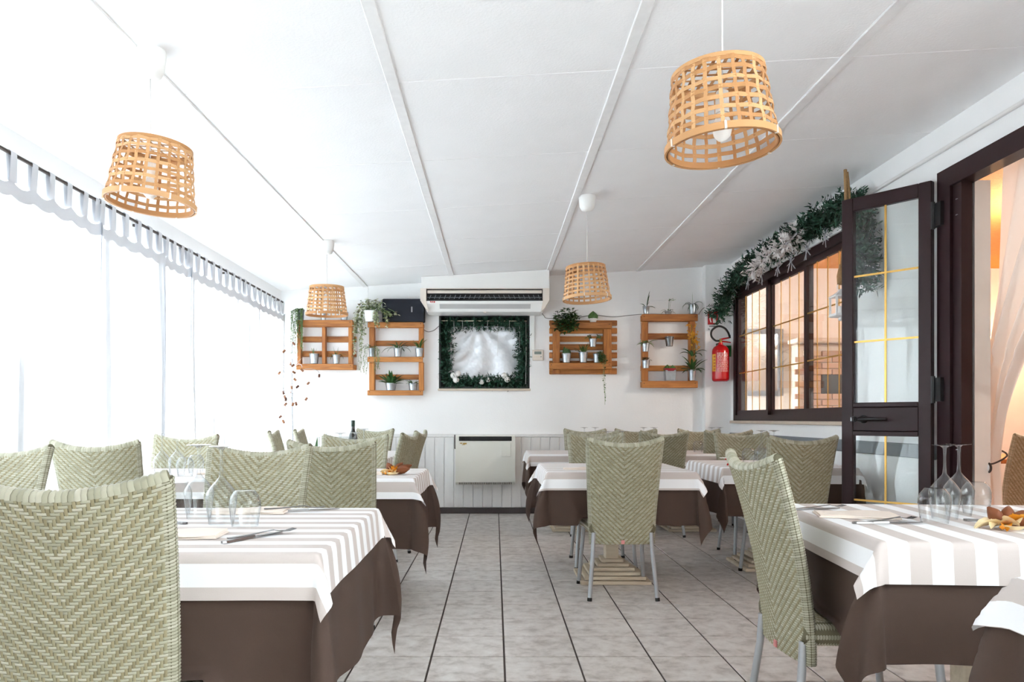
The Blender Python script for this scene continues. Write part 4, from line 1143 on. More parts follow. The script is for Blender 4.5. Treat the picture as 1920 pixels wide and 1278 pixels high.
pallet('pallet wood shelf with many back slats, right of the decorated window', [(1031, 1147, 604, 616), (1029.5, 1147, 680, 692)], [(1037, 1050, 616, 680), (1132, 1147, 616, 680), (1037, 1050, 692, 700), (1132, 1147, 692, 700)],
       [(1031, 1159.5, 598.5, 608.5), (1031, 1159.5, 613, 623.5), (1031, 1159.5, 628.5, 639), (1031, 1159.5, 643.5, 654.5), (1031, 1159.5, 659, 670), (1031, 1159.5, 675, 685.5), (1031, 1159, 689, 700.5)], [(1050, 1132, 680), (1040, 1145, 604)])
pallet('pallet wood shelf beside the fire extinguisher with an orchid', [(1203, 1307.5, 589, 602), (1203, 1307.5, 714, 727)], [(1204, 1215.5, 602, 714), (1293, 1304, 602, 714)],
       [(1204, 1304, 623, 634.5), (1204, 1304, 684, 694.5), (1204, 1304, 590, 601), (1204, 1304, 715, 726)], [(1215, 1293, 714), (1204, 1306, 589)])

# ------------------------------------------------------------------ potted plants
def pot_mesh(w_, h, n=22, taper=.76):
    r = w_/2; mb = MB()
    mb.lathe([(0, 0), (r*taper, 0), (r*taper, .003), (r*.97, h-.012), (r*1.03, h-.010), (r*1.04, h-.004), (r*1.0, h), (r*.94, h), (r*.9, h-.014), (0, h-.016)], n)
    return mb
GP = 'potted plants on the pallet shelves'
def plant(px, ptop, pbot, wpx, label, fol, Y=8.70, potm=None, square=False, hook=False):
    s = Y/FPX; w_ = wpx*s; h = (pbot-ptop)*s
    t = thing('potted_plant', label, 'plant', (PX(px, Y), Y, PZ(pbot, Y)+.001), 0, GP)
    if square:
        mb = MB(); r = w_/2; mb.lathe([(0, 0), (r*.9, 0), (r, h), (r*.93, h), (r*.9, h-.012), (0, h-.012)], 4, twist=PI/4)
        mb.v = [(v[0]*1.38, v[1]*1.2, v[2]) for v in mb.v]
        p = obj('pot', mb, potm or M_steel, t)
    else: p = obj('pot', pot_mesh(w_, h), potm or M_steel, t, True, auto=45)
    obj('soil', MB().lathe([(0, h-.011), (w_*.45, h-.013)], 16), M_soil, p)
    if hook:
        mb = MB(); mb.tube([(0, w_*.48, h-.006), (0, w_*.5+.01, h+.012), (0, w_*.5+.03, h+.012)], .0025, 6); obj('hook', mb, M_steel, p)
    fol(t, h, w_)
    return t
def spiky(n, L, W, e0, e1, droop, m, seed, single=True, azr=(0, 6.283), z=0):
    def f(t, h, w_):
        rr = random.Random(seed); jm = MB()
        for k in range(n):
            mb = MB() if single else jm
            a = azr[0]+(azr[1]-azr[0])*(k+rr.uniform(-.3, .3))/n
            leaf(mb, (.15*w_*math.cos(a), .15*w_*math.sin(a), h-.012+z), a, L*rr.uniform(.7, 1.15), W, rr.uniform(e0, e1), droop*rr.uniform(.6, 1.3), 6, .35)
            if single: obj('leaf', mb, m, t, True)
        if not single: obj('foliage', jm, m, t, True)
    return f
def trailing(n, L, m, seed, lw=.016, dens=26, spread=.05, dirx=0.0, up=.03, front=-.05, crown=0, lmin=.45):
    def f(t, h, w_):
        rr = random.Random(seed); st_, lf = MB(), MB()
        for k in range(n):
            a = rr.uniform(0, 6.283); ln = L*rr.uniform(lmin, 1.05)
            ex = dirx+rr.uniform(-1, 1)*spread
            p0 = Vector((.3*w_*math.cos(a), .3*w_*math.sin(a), h-.01)); p1 = p0+Vector((ex*.5, front*.5, up*rr.uniform(.5, 1.4)))
            p2 = Vector((ex+p0.x*.8, front*1.0+rr.uniform(-.02, .02), h-.02)); pts = [p0, p1, p2]
            for q in range(1, 7): pts.append(p2+Vector((rr.uniform(-.012, .012)+.02*ex*q, rr.uniform(-.008, .008), -ln*q/6)))
            st_.tube(pts, .0016, 4)
            for q in range(dens):
                f_ = rr.uniform(.1, 1)*(len(pts)-1); i = min(int(f_), len(pts)-2); p = pts[i]+(pts[i+1]-pts[i])*(f_-i)
                leaf(lf, p, rr.uniform(0, 6.283), lw*rr.uniform(.7, 1.4), lw*.8, rr.uniform(-.8, .6), .6, 3, .2)
        for k in range(crown):
            a = rr.uniform(0, 6.283); r_ = rr.uniform(0, .6)*w_; leaf(lf, (r_*math.cos(a), r_*math.sin(a), h+rr.uniform(-.01, .06)*2*(crown > 60)), a, lw*rr.uniform(.9, 1.8), lw, rr.uniform(.1, 1.2), 1, 3, .2)
        obj('stems', st_, M_leaf_grey, t, True); g = obj('trailing_leaves', lf, m, t, True); g['kind'] = 'stuff'
    return f
def bush(n, rx, rz_, m, seed, lw=.03, zc=.05, dx=0, fy=.0):
    def f(t, h, w_):
        rr = random.Random(seed); lf, st_ = MB(), MB()
        for k in range(n):
            a = rr.uniform(0, 6.283); r_ = math.sqrt(rr.random()); z = rr.uniform(-.6, 1)
            p = Vector((dx+rx*r_*math.cos(a), rx*.55*r_*math.sin(a)-.01+fy, h+zc+rz_*z*math.sqrt(1-r_*r_*.8)))
            leaf(lf, p, rr.uniform(0, 6.283), lw*rr.uniform(.8, 1.5), lw*.75, rr.uniform(-.5, .9), .8, 4, .25)
            if k % 6 == 0: st_.tube([(0, 0, h-.01), tuple(p*.5+Vector((0, 0, (h+zc)*.3))), tuple(p)], .0018, 4)
        obj('stems', st_, M_leaf_dark, t, True); g = obj('foliage', lf, m, t, True); g['kind'] = 'stuff'
    return f
def cactus(cols, m, seed):
    def f(t, h, w_):
        for (cx_, cy_, r, hh) in cols:
            mb = MB(); n = 20
            prof = [(max(math.sin(PI*(.18+.82*q/9)), .0), q/9) for q in range(10)]
            b = len(mb.v)
            for (pr, pz) in prof:
                for k in range(n): rr_ = r*pr*(1+.09*(-1)**k); an = 2*PI*k/n; mb.v.append((cx_+rr_*math.cos(an), cy_+rr_*math.sin(an), h-.02+hh*pz))
            for i in range(9):
                for k in range(n): k2 = (k+1) % n; mb.f.append((i*n+k, i*n+k2, (i+1)*n+k2, (i+1)*n+k))
            obj('cactus_body', mb, m, t)
    return f
def many(*fs):
    def f(t, h, w_):
        for g in fs: g(t, h, w_)
    return f
# shelf 1
plant(564.5, 581, 600, 13, 'grey pot of trailing string plant on the left end of the leftmost shelf', trailing(26, .46, M_leaf_grey, 2, .014, 46, .05, -.035, .02, -.05, 40), potm=M_grey)
plant(606.5, 588, 600, 11, 'small pot on top of the leftmost shelf, behind the hanging lamp', spiky(8, .09, .02, .5, 1.2, .8, M_leaf_dark, 3))
plant(645.5, 585, 600, 15.5, 'steel pot with broad leaf on the top right of the leftmost shelf', spiky(6, .10, .035, .1, .8, 1.6, M_leaf, 4, azr=(2.2, 4.6)))
plant(589, 663, 681.5, 18, 'angular steel pot with a tiny sprout, lower left of the leftmost shelf', spiky(3, .08, .010, 1.2, 1.5, .1, M_leaf, 5))
plant(630.5, 665, 681.5, 14.5, 'steel pot of curling aloe, lower right of the leftmost shelf', many(spiky(5, .12, .012, .5, .9, 2.2, M_leaf_dark, 6), spiky(2, .13, .010, 1.4, 1.5, .1, M_leaf, 7)))
# shelf 2
plant(695, 583, 603.5, 29, 'white pot of big variegated trailing ivy beside the black speaker', many(trailing(9, .50, M_leaf_var, 8, .03, 34, .05, -.13, .06, -.05, 0), trailing(6, .2, M_leaf_var, 41, .03, 20, .05, .12, .05, -.09), bush(190, .16, .09, M_leaf_var, 9, .032, .05, .02), trailing(4, .07, M_leaf_var, 28, .03, 12, .03, .24, .08, -.1)), potm=M_white)
plant(697, 652.5, 668.5, 12, 'small steel pot with thin trailing stems, left on the middle level of the tall shelf', many(trailing(7, .34, M_leaf_grey, 10, .014, 18, .05, -.07, .05, -.05), trailing(6, .25, M_leaf_grey, 11, .013, 16, .03, .06, .03, -.05)))
plant(746, 652.5, 668.5, 15.6, 'steel pot of arching spider plant in the middle of the tall shelf', spiky(16, .19, .016, .3, 1.3, 1.7, M_leaf_dark, 12))
plant(786, 652.5, 668.5, 15.6, 'steel pot with upright fleshy leaves, right on the tall shelf', spiky(6, .14, .024, 1.1, 1.5, .9, M_leaf, 13))
plant(733, 718, 731.3, 21, 'wide steel pot of large dark agave on the lower level of the tall shelf', spiky(24, .17, .036, .15, 1.35, .5, M_leaf_dark, 14))
plant(774.6, 718, 731.3, 17, 'steel pot of small leafy plant, lower right of the tall shelf', many(spiky(12, .085, .022, .2, 1.0, .8, M_leaf, 15), spiky(1, .13, .006, 1.1, 1.2, .3, M_leaf, 16, azr=(.2, .5))))
# shelf 3
plant(1062, 590, 603.8, 16, 'bushy dark green plant on the top left of the slatted shelf', bush(300, .14, .18, M_leaf_dark, 17, .042, -.11, -.01, fy=-.08))
plant(1112, 597, 603.5, 15, 'round cactus in a small pale pot on top of the slatted shelf', cactus([(0, 0, .052, .105)], M_leaf, 1), potm=M_white)
plant(1111.5, 635, 650, 14.6, 'hanging steel pot with two leafy sprigs in the centre of the slatted shelf', many(bush(26, .03, .03, M_leaf, 18, .024, .02, -.05), bush(26, .03, .03, M_leaf_grey, 19, .024, .02, .07)), Y=8.66, hook=True)
plant(1062, 662.5, 679.5, 17.5, 'steel pot of three column cacti, lower left of the slatted shelf', cactus([(-.022, .0, .02, .10), (.004, -.005, .019, .085), (.028, .0, .02, .075)], M_leaf_dark, 2))
plant(1093.5, 660, 679.5, 17, 'steel pot of spiky aloe, bottom middle of the slatted shelf', spiky(14, .13, .018, .5, 1.4, .5, M_leaf, 20))
plant(1119, 663, 679.5, 14.6, 'steel pot with a long trailing vine reaching below the slatted shelf', many(trailing(12, .10, M_leaf, 21, .02, 14, .045, .04, .03, -.06), trailing(2, .56, M_leaf, 22, .022, 20, .012, .06, .03, -.06, 0, .9)))
# shelf 4
plant(1211.5, 574, 588.5, 12.5, 'pale metal pot with two long leaves, top left of the shelf by the extinguisher', many(spiky(2, .17, .02, 1.25, 1.5, .3, M_leaf_dark, 23, azr=(.1, .9)), spiky(3, .10, .018, .3, .9, .9, M_leaf_dark, 24), spiky(3, .14, .004, .1, .5, .3, M_leaf_brown, 30)))
plant(1253, 583.5, 588.5, 14, 'shallow metal bowl with a thin upright stem on the shelf by the extinguisher', many(spiky(1, .14, .006, 1.4, 1.5, .2, M_leaf, 25), spiky(6, .11, .012, .3, .9, 1.5, M_leaf_dark, 26), bush(10, .04, .02, M_leaf_grey, 27, .02, .12, .03)))
plant(1298.5, 570, 588.5, 15.6, 'shiny metal pot of drooping grass, top right of the shelf by the extinguisher', many(spiky(14, .14, .010, .1, 1.1, 2.4, M_leaf_dark, 29), spiky(1, .20, .003, 1.4, 1.5, .5, M_leaf_grey, 31)))
plant(1210.5, 643, 659, 14.6, 'hanging steel pot with drooping leaves on the left post of the extinguisher shelf', spiky(12, .12, .022, .2, 1.2, 1.4, M_leaf_grey, 32), Y=8.63, hook=True)
plant(1255, 631, 649, 16.7, 'empty dark grey hanging pot on the upper slat of the extinguisher shelf', lambda t, h, w_: None, Y=8.72, potm=mat('zinc_dark', srgb(120, 122, 124), .4, .7), hook=True)
plant(1211, 675, 690, 15, 'hanging steel pot of reddish succulent, lower left of the extinguisher shelf', bush(30, .04, .025, M_leaf_brown, 33, .026, .005), Y=8.63, hook=True)
plant(1256, 694, 713, 20, 'square silver pot with red liner and round green cacti', many(cactus([(-.028, 0, .042, .085), (.03, .0, .04, .08)], M_leaf, 3), lambda t, h, w_: obj('liner', MB().lathe([(w_*.5, h-.01), (w_*.62, h+.02), (w_*.55, h+.02), (w_*.4, h-.005)], 20), M_dkpink, t, True)), square=True)
def orchid(t, h, w_):
    rr = random.Random(40); st_, fl = MB(), MB()
    for k, (dx_, hh) in enumerate(((-.02, .56), (.01, .48), (.05, .42))):
        pts = [(dx_*q/5*(1+.5*math.sin(q)), -.02*math.sin(q/2), h+hh*q/5*.9) for q in range(6)]; st_.tube(pts, .0028, 5)
        for q in range(22):
            f_ = rr.uniform(3.1, 5); i = min(int(f_), 4); p = Vector(pts[i])+(Vector(pts[i+1])-Vector(pts[i]))*(f_-i)+Vector((rr.uniform(-.05, .05), rr.uniform(-.04, .02), rr.uniform(-.03, .03)))
            for e in range(4): leaf(fl, p, rr.uniform(0, 6.28), .022, .02, rr.uniform(-.6, 1.2), .8, 2, .3)
    obj('flower_stems', st_, M_leaf, t, True); obj('flowers', fl, M_yellow, t, True)['kind'] = 'stuff'
plant(1298, 692.5, 713, 15, 'yellow orchid with dark leaves in a steel pot next to the fire extinguisher', many(spiky(10, .19, .034, .7, 1.4, .9, M_leaf_dark, 34), spiky(8, .15, .036, .1, .7, 1.2, M_leaf_dark, 35), spiky(7, .16, .032, .4, 1.1, 1.4, M_leaf_dark, 36, z=.16), orchid))

# black speaker on the tall shelf
t = thing('speaker_box', 'black cloth-covered speaker box on top of the tall pallet shelf', 'speaker', (0, 8.70, 0))
sa, sb_, sc0, sc1 = sx(718), sx(796), sz(603.4), sz(561)
obj('cabinet', MB().bbox(((sa+sb_)/2, .02, (sc0+sc1)/2), (sb_-sa, .14, sc1-sc0), .008), M_speaker, t)
obj('badge', MB().bbox((sx(773), -.0515, sz(581)), (.014, .004, .06), .001), M_alu, t)
# cables on the wall
def cable(pts, r, m, label):
    tag(obj('wall_cable', MB().tube(pts, r, 6), m, None, True), label, 'cable', 'thin cables on the back wall')
def bw(px, py, d=.008): return (PX(px, YB), YB-d, PZ(py, YB))
def curve(pts, n=6):
    out = []; P = [Vector(p) for p in pts]
    for i in range(len(P)-1):
        p0, p1, p2, p3 = P[max(i-1, 0)], P[i], P[i+1], P[min(i+2, len(P)-1)]
        for k in range(n):
            t = k/n; out.append(.5*((2*p1)+(p2-p0)*t+(2*p0-5*p1+4*p2-p3)*t*t+(3*p1-p0-3*p2+p3)*t**3))
    out.append(P[-1]); return out
cable(curve([bw(795, 618), bw(803, 622), bw(814, 619), bw(823, 611)]), .003, M_gap, 'thin dark cable between the tall shelf and the small window')
cable(curve([bw(1014, 584), bw(1020, 592), bw(1029, 597), bw(1080, 595), bw(1102, 592), bw(1120, 591), bw(1150, 594), bw(1180, 591), bw(1203, 589)]), .004, M_cableg, 'grey cable sagging between the two right pallet shelves')
cable(curve([bw(1309, 590, .02), bw(1314, 581, .06), bw(1322, 577, .13), bw(1345, 576, .13), bw(1360, 577, .13)]), .004, M_cableg, 'grey cable from the right shelf to the pilaster')

# ------------------------------------------------------------------ fire extinguisher and signs
EX, EY = PX(1350.5, 8.59), 8.58
ez0 = PZ(715, 8.59); er = .092
t = thing('fire_extinguisher', 'red fire extinguisher with looped black hose hung on the pilaster', 'fire extinguisher', (EX, EY, ez0))
obj('cylinder', MB().lathe([(0, .004), (er*.8, 0), (er*.97, .012), (er, .03), (er, .33), (er*.94, .36), (er*.75, .385), (er*.4, .402), (.026, .408), (.024, .43), (0, .43)], 32), M_red, t, True, auto=50)
lab = MB(); lab.grid(lambda u, v: ((er+.001)*math.cos(PI*1.03+u*.62), (er+.001)*math.sin(PI*1.03+u*.62), .11+.19*v), 10, 1); lb_ = obj('yellow_label', lab, M_label_y, t, True)
pr = MB()
rr = random.Random(4)
for k in range(17):
    a0 = 4.05; z = .105+.0125*k; u = a0
    while u < 5.35:
        ln = rr.uniform(.05, .2); e_ = min(u+ln, 5.4)
        n0 = len(pr.v)
        for q in range(3):
            a_ = u+(e_-u)*q/2
            pr.v += [((er+.001)*math.cos(a_), (er+.001)*math.sin(a_), z), ((er+.001)*math.cos(a_), (er+.001)*math.sin(a_), z+(.0055 if k < 13 else .008))]
        for q in range(2): pr.f.append((n0+2*q, n0+2*q+2, n0+2*q+3, n0+2*q+1))
        u = e_+rr.uniform(.03, .08)
obj('printed_text', pr, M_print, t, True)
yl = MB()
for k in range(5):
    z0 = .125+.034*k
    yl.grid(lambda u, v, z0=z0: ((er+.0018)*math.cos(PI*1.12+u*.3), (er+.0018)*math.sin(PI*1.12+u*.3), z0+(.016 if k != 4 else .02)*v), 4, 1)
obj('label_pictograms', yl, mat('label_orange', srgb(196, 96, 30), .5), t, True)
vm = MB(); vm.lathe([(.018, .425), (.018, .46), (.012, .47), (0, .47)], 14); obj('valve', vm, M_brass, t, True)
obj('carry_handle', MB().tube([(-.01, 0, .462), (.04, -.01, .475), (.10, -.015, .485)], [.011, .009, .007], 8).tube([(-.005, 0, .446), (.05, -.01, .44), (.11, -.015, .43)], [.008, .008, .006], 8), M_red, t, True)
hs = curve([(-.018, -.01, .45), (-.06, -.015, .452), (-.105, -.015, .50), (-.098, -.015, .565), (-.03, -.015, .61), (.04, -.015, .59), (.08, -.015, .54), (.095, -.015, .495)], 8)
obj('hose', MB().tube(hs, .011, 10), M_rubber, t, True)
obj('nozzle', MB().tube([(.093, -.015, .515), (.10, -.015, .478)], [.013, .011], 10), M_black, t, True)
obj('wall_bracket', MB().lim(-.02, .02, .0, PY-EY, .40, .43), M_gap, t)
SGY = PY-.004
t = thing('fire_sign', 'square red fire extinguisher sign partly covered by the garland', 'sign', (0, SGY, 0))
obj('panel', MB().bbox((PX(1336.5, SGY), 0, PZ(596, SGY)), (.112, .006, .145), .002), M_sign_red, t)
cx_, cz_ = PX(1336.5, SGY), PZ(596, SGY)
obj('pictogram', MB().tube(curve([(cx_-.02, -.004, cz_-.05), (cx_-.032, -.004, cz_+.0), (cx_-.012, -.004, cz_+.045), (cx_+.015, -.004, cz_+.04)]), .006, 6).lim(cx_+.0, cx_+.035, -.006, -.003, cz_-.055, cz_+.02), M_white, t)
tx = MB()
for k in range(7): tx.lim(cx_-.038+.0135*k, cx_-.038+.0135*k+.0095, -.004, -.001, cz_-.098, cz_-.087)
obj('caption', tx, M_gap, t)
obj('mark', MB().box((cx_-.044, -.002, cz_-.124), (.026, .003, .006), Matrix.Rotation(R(35), 3, 'Y')).box((cx_-.044, -.002, cz_-.124), (.02, .003, .005), Matrix.Rotation(R(-45), 3, 'Y')), M_grey, t)
tag(obj('green_sign', MB().bbox((PX(1370, SGY), SGY, PZ(658, SGY)), (.11, .006, .125), .002), M_sign_green), 'green sign on the pilaster behind the fire extinguisher', 'sign')

# ------------------------------------------------------------------ garland over the inner window
GX = XR-.07
garland('pine_garland', [(2.47, 8.56, 2.17), (2.50, 8.54, 2.32), (2.55, 8.5, 2.46), (GX, 8.25, 2.58), (GX, 7.6, 2.62), (GX, 7.0, 2.63), (GX, 6.3, 2.645), (GX, 5.75, 2.64)],
        .135, 1050, .045, 11, 'long dark green pine garland above the inner window, hanging over the pilaster', M_needle, .013)
garland('pine_garland', [(GX-.02, 5.72, 2.62), (GX-.03, 5.5, 2.60), (GX-.05, 5.36, 2.46), (GX-.05, 5.32, 2.2), (GX-.05, 5.3, 1.98)], .12, 420, .045, 12, 'dark pine garland end hanging behind the open door glass', M_needle, .013)
garland('feather_garland', [(GX-.08, 7.55, 2.50), (GX-.10, 7.1, 2.56), (GX-.10, 6.7, 2.55), (GX-.10, 6.35, 2.60)], .10, 110, .05, 13, 'pale grey feathery sprigs in the middle of the long pine garland', M_feather, .016, .2)
rr = random.Random(8)
names8 = ('first', 'second', 'third', 'fourth', 'fifth', 'sixth', 'seventh')
for k, (y, z) in enumerate(((8.35, 2.47), (7.9, 2.48), (7.5, 2.47), (7.05, 2.46), (6.75, 2.44), (6.4, 2.47), (6.05, 2.50))):
    t = thing('straw_star', 'white stick star hanging from the long garland, %s from the pilaster' % names8[k], 'ornament', (XR-.07, y, z), 0, 'white stick stars on the garland')
    for q in range(4):
        a = PI*q/4+rr.uniform(-.2, .2); L = rr.uniform(.07, .11)
        obj('stick', MB().tube([(rr.uniform(-.01, .01), -L*math.cos(a), -L*math.sin(a)), (rr.uniform(-.01, .01), L*math.cos(a), L*math.sin(a))], .004, 5), M_twig, t)

# lantern on a rope
LX, LY = 2.425, 5.36
lz = ceil_z(LX)
t = thing('hanging_lantern', 'small white lantern hanging on a jute rope beside the open door', 'lantern', (LX, LY, lz))
top_ = 1.985-lz
rp = MB(); rp.tube(curve([(0, 0, -.004), (.004, 0, -.25), (-.01, 0, -.5), (-.03, 0, top_+.1)]), .012, 8); rp.tube(curve([(.012, 0, -.02), (.028, 0, -.2), (.022, 0, -.34)]), .010, 8)
obj('rope', rp, M_rope, t, True)
obj('tassel', MB().tube([(-.03, 0, top_+.16), (-.028, 0, top_+.08), (-.035, 0, top_+.02)], [.012, .03, .02], 10), M_rope, t, True)
cz = top_-.01; w2 = .058
obj('ring', MB().tube([(-.03+.028*math.cos(a), 0, cz+.012+.028*math.sin(a)) for a in [2*PI*k/16 for k in range(16)]], .003, 6, closed=True), M_white, t, True)
obj('roof', MB().lathe([(.012, .0), (.03, -.02), (w2*1.5, -.05), (w2*1.5, -.058), (0, -.058)], 4, (-.03, 0, cz), twist=PI/4), M_white, t)
for sx_ in (-1, 1):
    for sy_ in (-1, 1): obj('post', MB().box((-.03+sx_*w2*.9, sy_*w2*.9, cz-.115), (.012, .012, .12)), M_white, t)
obj('base', MB().lathe([(0, -.172), (w2*1.45, -.172), (w2*1.5, -.188), (w2*1.2, -.195), (0, -.195)], 4, (-.03, 0, cz), twist=PI/4), M_white, t)
obj('candle', MB().lathe([(.028, -.172), (.028, -.12), (0, -.118)], 14, (-.03, 0, cz)), M_feather, t, True, auto=50)
obj('finial', MB().lathe([(.01, -.195), (.02, -.205), (.012, -.22), (0, -.224)], 12, (-.03, 0, cz)), M_white, t, True)

# ------------------------------------------------------------------ white twig tree with corks, snake plant
TX, TY2 = PX(548, 8.45), 8.45
t = thing('cork_tree', 'white twig tree hung with wine corks in the back left corner', 'tree', (TX, TY2, 0))
obj('pot', pot_mesh(.26, .28, 24), M_white, t, True, auto=45)
tw = MB(); ztop = PZ(640, TY2)
tw.tube([(0, 0, .25), (.004, 0, .9), (-.004, 0, 1.4), (.0, 0, ztop-.02)], [.012, .010, .007, .003], 8)
cork_me = MB().lathe([(0, -.018), (.0115, -.018), (.0125, -.014), (.0118, .0), (.0123, .014), (.0115, .018), (0, .018)], 12).mesh('cork', M_cork, True, 50)
rr = random.Random(12)
ck = [(551, 644), (538, 660), (543, 681), (553, 686), (529, 700), (553, 698), (571, 695), (594, 703), (557, 712), (576, 718), (548, 726), (559, 725), (526, 735), (545, 736), (536, 744), (541, 749), (577, 748), (540, 758), (554, 758), (560, 757), (526, 781), (535, 790)]
for k, (px, py) in enumerate(ck):
    x, z = PX(px, TY2)-TX, PZ(py, TY2); y = rr.uniform(-.12, .12)
    zb_ = min(z+rr.uniform(-.12, .05), ztop-.05)
    tw.tube(curve([(0, 0, zb_-.03), (x*.5, y*.5, zb_+.03), (x*.9, y*.9, z+.06), (x, y, z+.03)], 4), .0028, 5)
    obj('cork', cork_me, None, t, loc=(x, y, z), rot=(rr.uniform(-1, 1), rr.uniform(-1, 1), 0))
for k in range(16):
    z = rr.uniform(.9, 1.75); a = rr.uniform(0, 6.28); L = rr.uniform(.1, .24)
    tw.tube(curve([(0, 0, z), (L*.5*math.cos(a), L*.5*math.sin(a), z+.03), (L*math.cos(a), L*math.sin(a), z+rr.uniform(.0, .1))], 3), .002, 4)
obj('twigs', tw, M_twig, t, True)
tn = MB()
for k in range(700):
    z = rr.uniform(.75, 1.35) if k < 420 else rr.uniform(1.3, 1.85); a = rr.uniform(0, 6.28); r_ = rr.uniform(.0, .12 if k < 420 else .06)
    leaf(tn, (r_*math.cos(a), r_*math.sin(a), z), a, .03, .004, rr.uniform(-.8, .8), .3, 2, 0)
obj('tinsel', tn, M_feather, t)['kind'] = 'stuff'
t = thing('snake_plant', 'snake plant with long blades in a white planter by the back wall', 'plant', (PX(588, 8.4), 8.45, 0))
obj('planter', MB().lathe([(0, 0), (.11, 0), (.13, .62), (.12, .62), (.11, .6), (0, .6)], 4, twist=PI/4), M_white, t)
for k, (a, L, e) in enumerate(((.1, .36, 1.35), (2.8, .26, 1.3), (4.4, .22, 1.1), (1.5, .28, 1.4), (3.4, .2, .9), (5.4, .2, .8))):
    mb = MB(); leaf(mb, (.03*math.cos(a), .03*math.sin(a), .6), a, L, .036, e, .2, 6, .3); obj('leaf', mb, M_leaf_dark, t, True)

# ------------------------------------------------------------------ cream curtain, furniture and light of the next room
CX = XR+WT+.09
t = thing('tied_curtain', 'cream linen curtain tied back in the doorway on the right', 'curtain', (CX, 0, 0))
def tc(u, v):       # v: 0 top .. 1 floor
    z = 2.74-2.72*v
    if z > .83: k = ((2.74-z)/(2.74-.83)); s = k*k*(3-2*k); a = 4.36+(4.58-4.36)*k**.8; wdt = 1.0*(1-s)**1.25+.14
    else: k = (.83-z)/.83; a = 4.58-.01*k; wdt = .14+.1*k
    y = a-wdt*u
    amp = .022+.025*(1-abs(2*v-1))
    x = amp*math.sin(u*26+.6*math.sin(v*4))+.02*math.sin(u*9+v*2) - .05*math.exp(-((z-.83)/.1)**2)*0
    return (x*(1.0 if wdt > .3 else .75), y, z)
obj('fabric', MB().grid(tc, 120, 70), M_linen, t, True)
obj('tie_cord', MB().tube(curve([(.05, 4.62, .90), (-.04, 4.54, .88), (-.078, 4.41, .825), (-.03, 4.40, .83), (.05, 4.43, .87), (.06, 4.53, .90), (.05, 4.62, .90)]), .005, 6), M_gap, t, True)
md = MB(); md.lathe([(0, .012), (.018, .012), (.02, .008)], 20); md.v = [(-.075-p[2], 4.40+p[0], .80+p[1]) for p in md.v]; obj('tie_medallion', md, M_white, t, True)
md = MB(); md.tube([(-.078, 4.40+.026*math.cos(a), .80+.026*math.sin(a)) for a in [2*PI*k/20 for k in range(20)]], .006, 8, closed=True); obj('medallion_ring', md, M_gap, t, True)
tag(obj('curtain_hook', MB().tube(curve([(CX, 4.40, 2.80), (CX, 4.43, 2.62), (CX, 4.46, 2.585), (CX, 4.49, 2.60), (CX, 4.495, 2.63)]), .007, 6), M_gap, None, True), 'black curtain hook at the top of the doorway', 'hook')
tag(obj('curtain_pole', MB().tube([(CX, 2.6, 2.77), (CX, 4.45, 2.77)], .014, 10), M_gap, None, True), 'curtain pole above the doorway in the next room', 'curtain rod')
# sconce
S0 = (PX(1846, 9.2), 9.24, 1.95)
t = thing('wall_sconce', 'glowing warm wall lamp in the next room behind the curtain', 'wall lamp', S0)
obj('back_plate', MB().bbox((0, .045, 0), (.10, .02, .2), .004), M_brass, t)
obj('shade', MB().lathe([(.06, -.1), (.09, .1)], 20, (0, -.05, 0)), M_sconce, t, True)
def warm(name, loc, e, r=.1, col=(1, .94, .88)):
    l = bpy.data.lights.new(name, 'POINT'); l.energy = e; l.color = col; l.shadow_soft_size = r
    o_ = bpy.data.objects.new(name, l); COL.objects.link(o_); o_.location = loc; return o_
warm('sconce_light', (S0[0], S0[1]-.2, S0[2]), 7, .1, (1, .66, .36))
t = thing('ceiling_lamp', 'warm ceiling lamp of the next room', 'ceiling lamp', (4.6, 6.3, oz))
obj('globe', MB().lathe([(.02, -.02), (.1, -.06), (.14, -.14), (.1, -.22), (0, -.25)], 20), M_globe, t, True)
obj('mount', MB().lathe([(.06, 0), (.05, -.03), (0, -.03)], 16), M_brass, t, True)
warm('globe_light', (4.6, 6.3, oz-.45), 42, .15)
t = thing('ceiling_lamp', 'second warm ceiling lamp deeper in the next room by the door', 'ceiling lamp', (4.6, 3.2, oz))
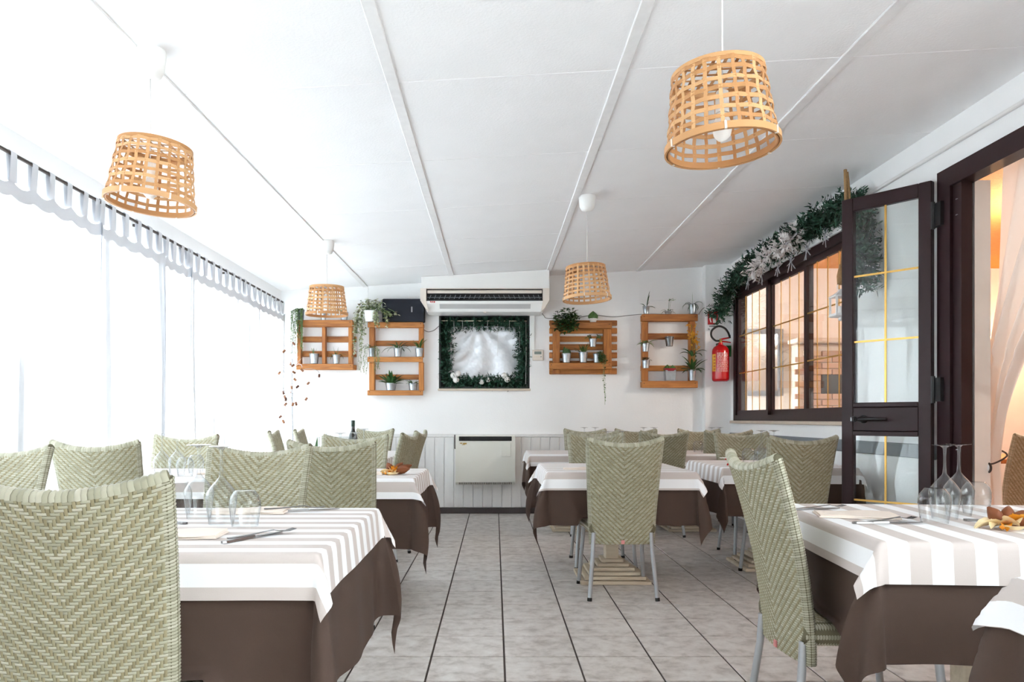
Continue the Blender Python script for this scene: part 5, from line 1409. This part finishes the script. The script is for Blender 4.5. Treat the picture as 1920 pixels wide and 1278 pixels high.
obj('globe', MB().lathe([(.02, -.02), (.1, -.06), (.14, -.14), (.1, -.22), (0, -.25)], 20), M_globe, t, True)
warm('globe_light', (4.6, 3.2, oz-.45), 14, .15, (1, .9, .8))
# picture, fireplace, posts seen through the inner window
t = thing('brick_fireplace', 'pale brick fireplace seen through the inner window', 'fireplace', (4.1, 9.295, 0))
obj('hearth_core', MB().lim(-.55, .55, -.22, 0, 0, 1.95), M_stone, t)
bm_ = MB().bbox((0, 0, 0), (.205, .03, .062), .004).mesh('brick', M_brick)
for r_ in range(26):
    for c_ in range(5):
        x = -.44+.22*c_+(.05 if r_ % 2 else -.05)
        if abs(x) < .3 and 1.35 < .04+.072*r_ < 1.62: continue
        obj('brick', bm_, None, t, loc=(x, -.228, .04+.072*r_))
obj('firebox', MB().lim(-.28, .28, -.232, -.2, 1.37, 1.6), M_black, t)
obj('mantel', MB().bbox((0, -.25, 1.98), (1.25, .3, .05), .006), M_stone, t)
t = thing('framed_mirror', 'grey framed mirror on the wall of the next room', 'mirror', (3.15, 9.29, 1.75))
obj('frame', MB().lim(-.3, .3, -.03, 0, .34, .4).lim(-.3, .3, -.03, 0, -.4, -.34).lim(-.3, -.24, -.03, 0, -.34, .34).lim(.24, .3, -.03, 0, -.34, .34), M_grey, t)
obj('mirror_glass', MB().lim(-.24, .24, -.012, -.006, -.34, .34), mat('mirror_silver', srgb(220, 216, 210), .12, .7), t)
tag(obj('wooden_post', MB().bbox((4.75, 8.9, 1.44), (.14, .14, 2.87), .008), M_orangewood), 'orange wooden post in the next room', 'post')
tag(obj('dado_board', MB().bbox((5.3, 9.285, .5), (1.2, .03, 1.0), .006), M_darkwood), 'dark wooden dado on the far wall of the next room', 'panel')
t = thing('wooden_table', 'orange wooden table in the next room beyond the doorway', 'table', (4.25, 6.6, 0))
obj('table_top', MB().bbox((0, 0, .74), (1.3, .9, .04), .006), M_orangewood, t)
for a in (-.55, .55):
    for b in (-.36, .36): obj('leg', MB().bbox((a, b, .36), (.07, .07, .72), .006), M_darkwood, t)
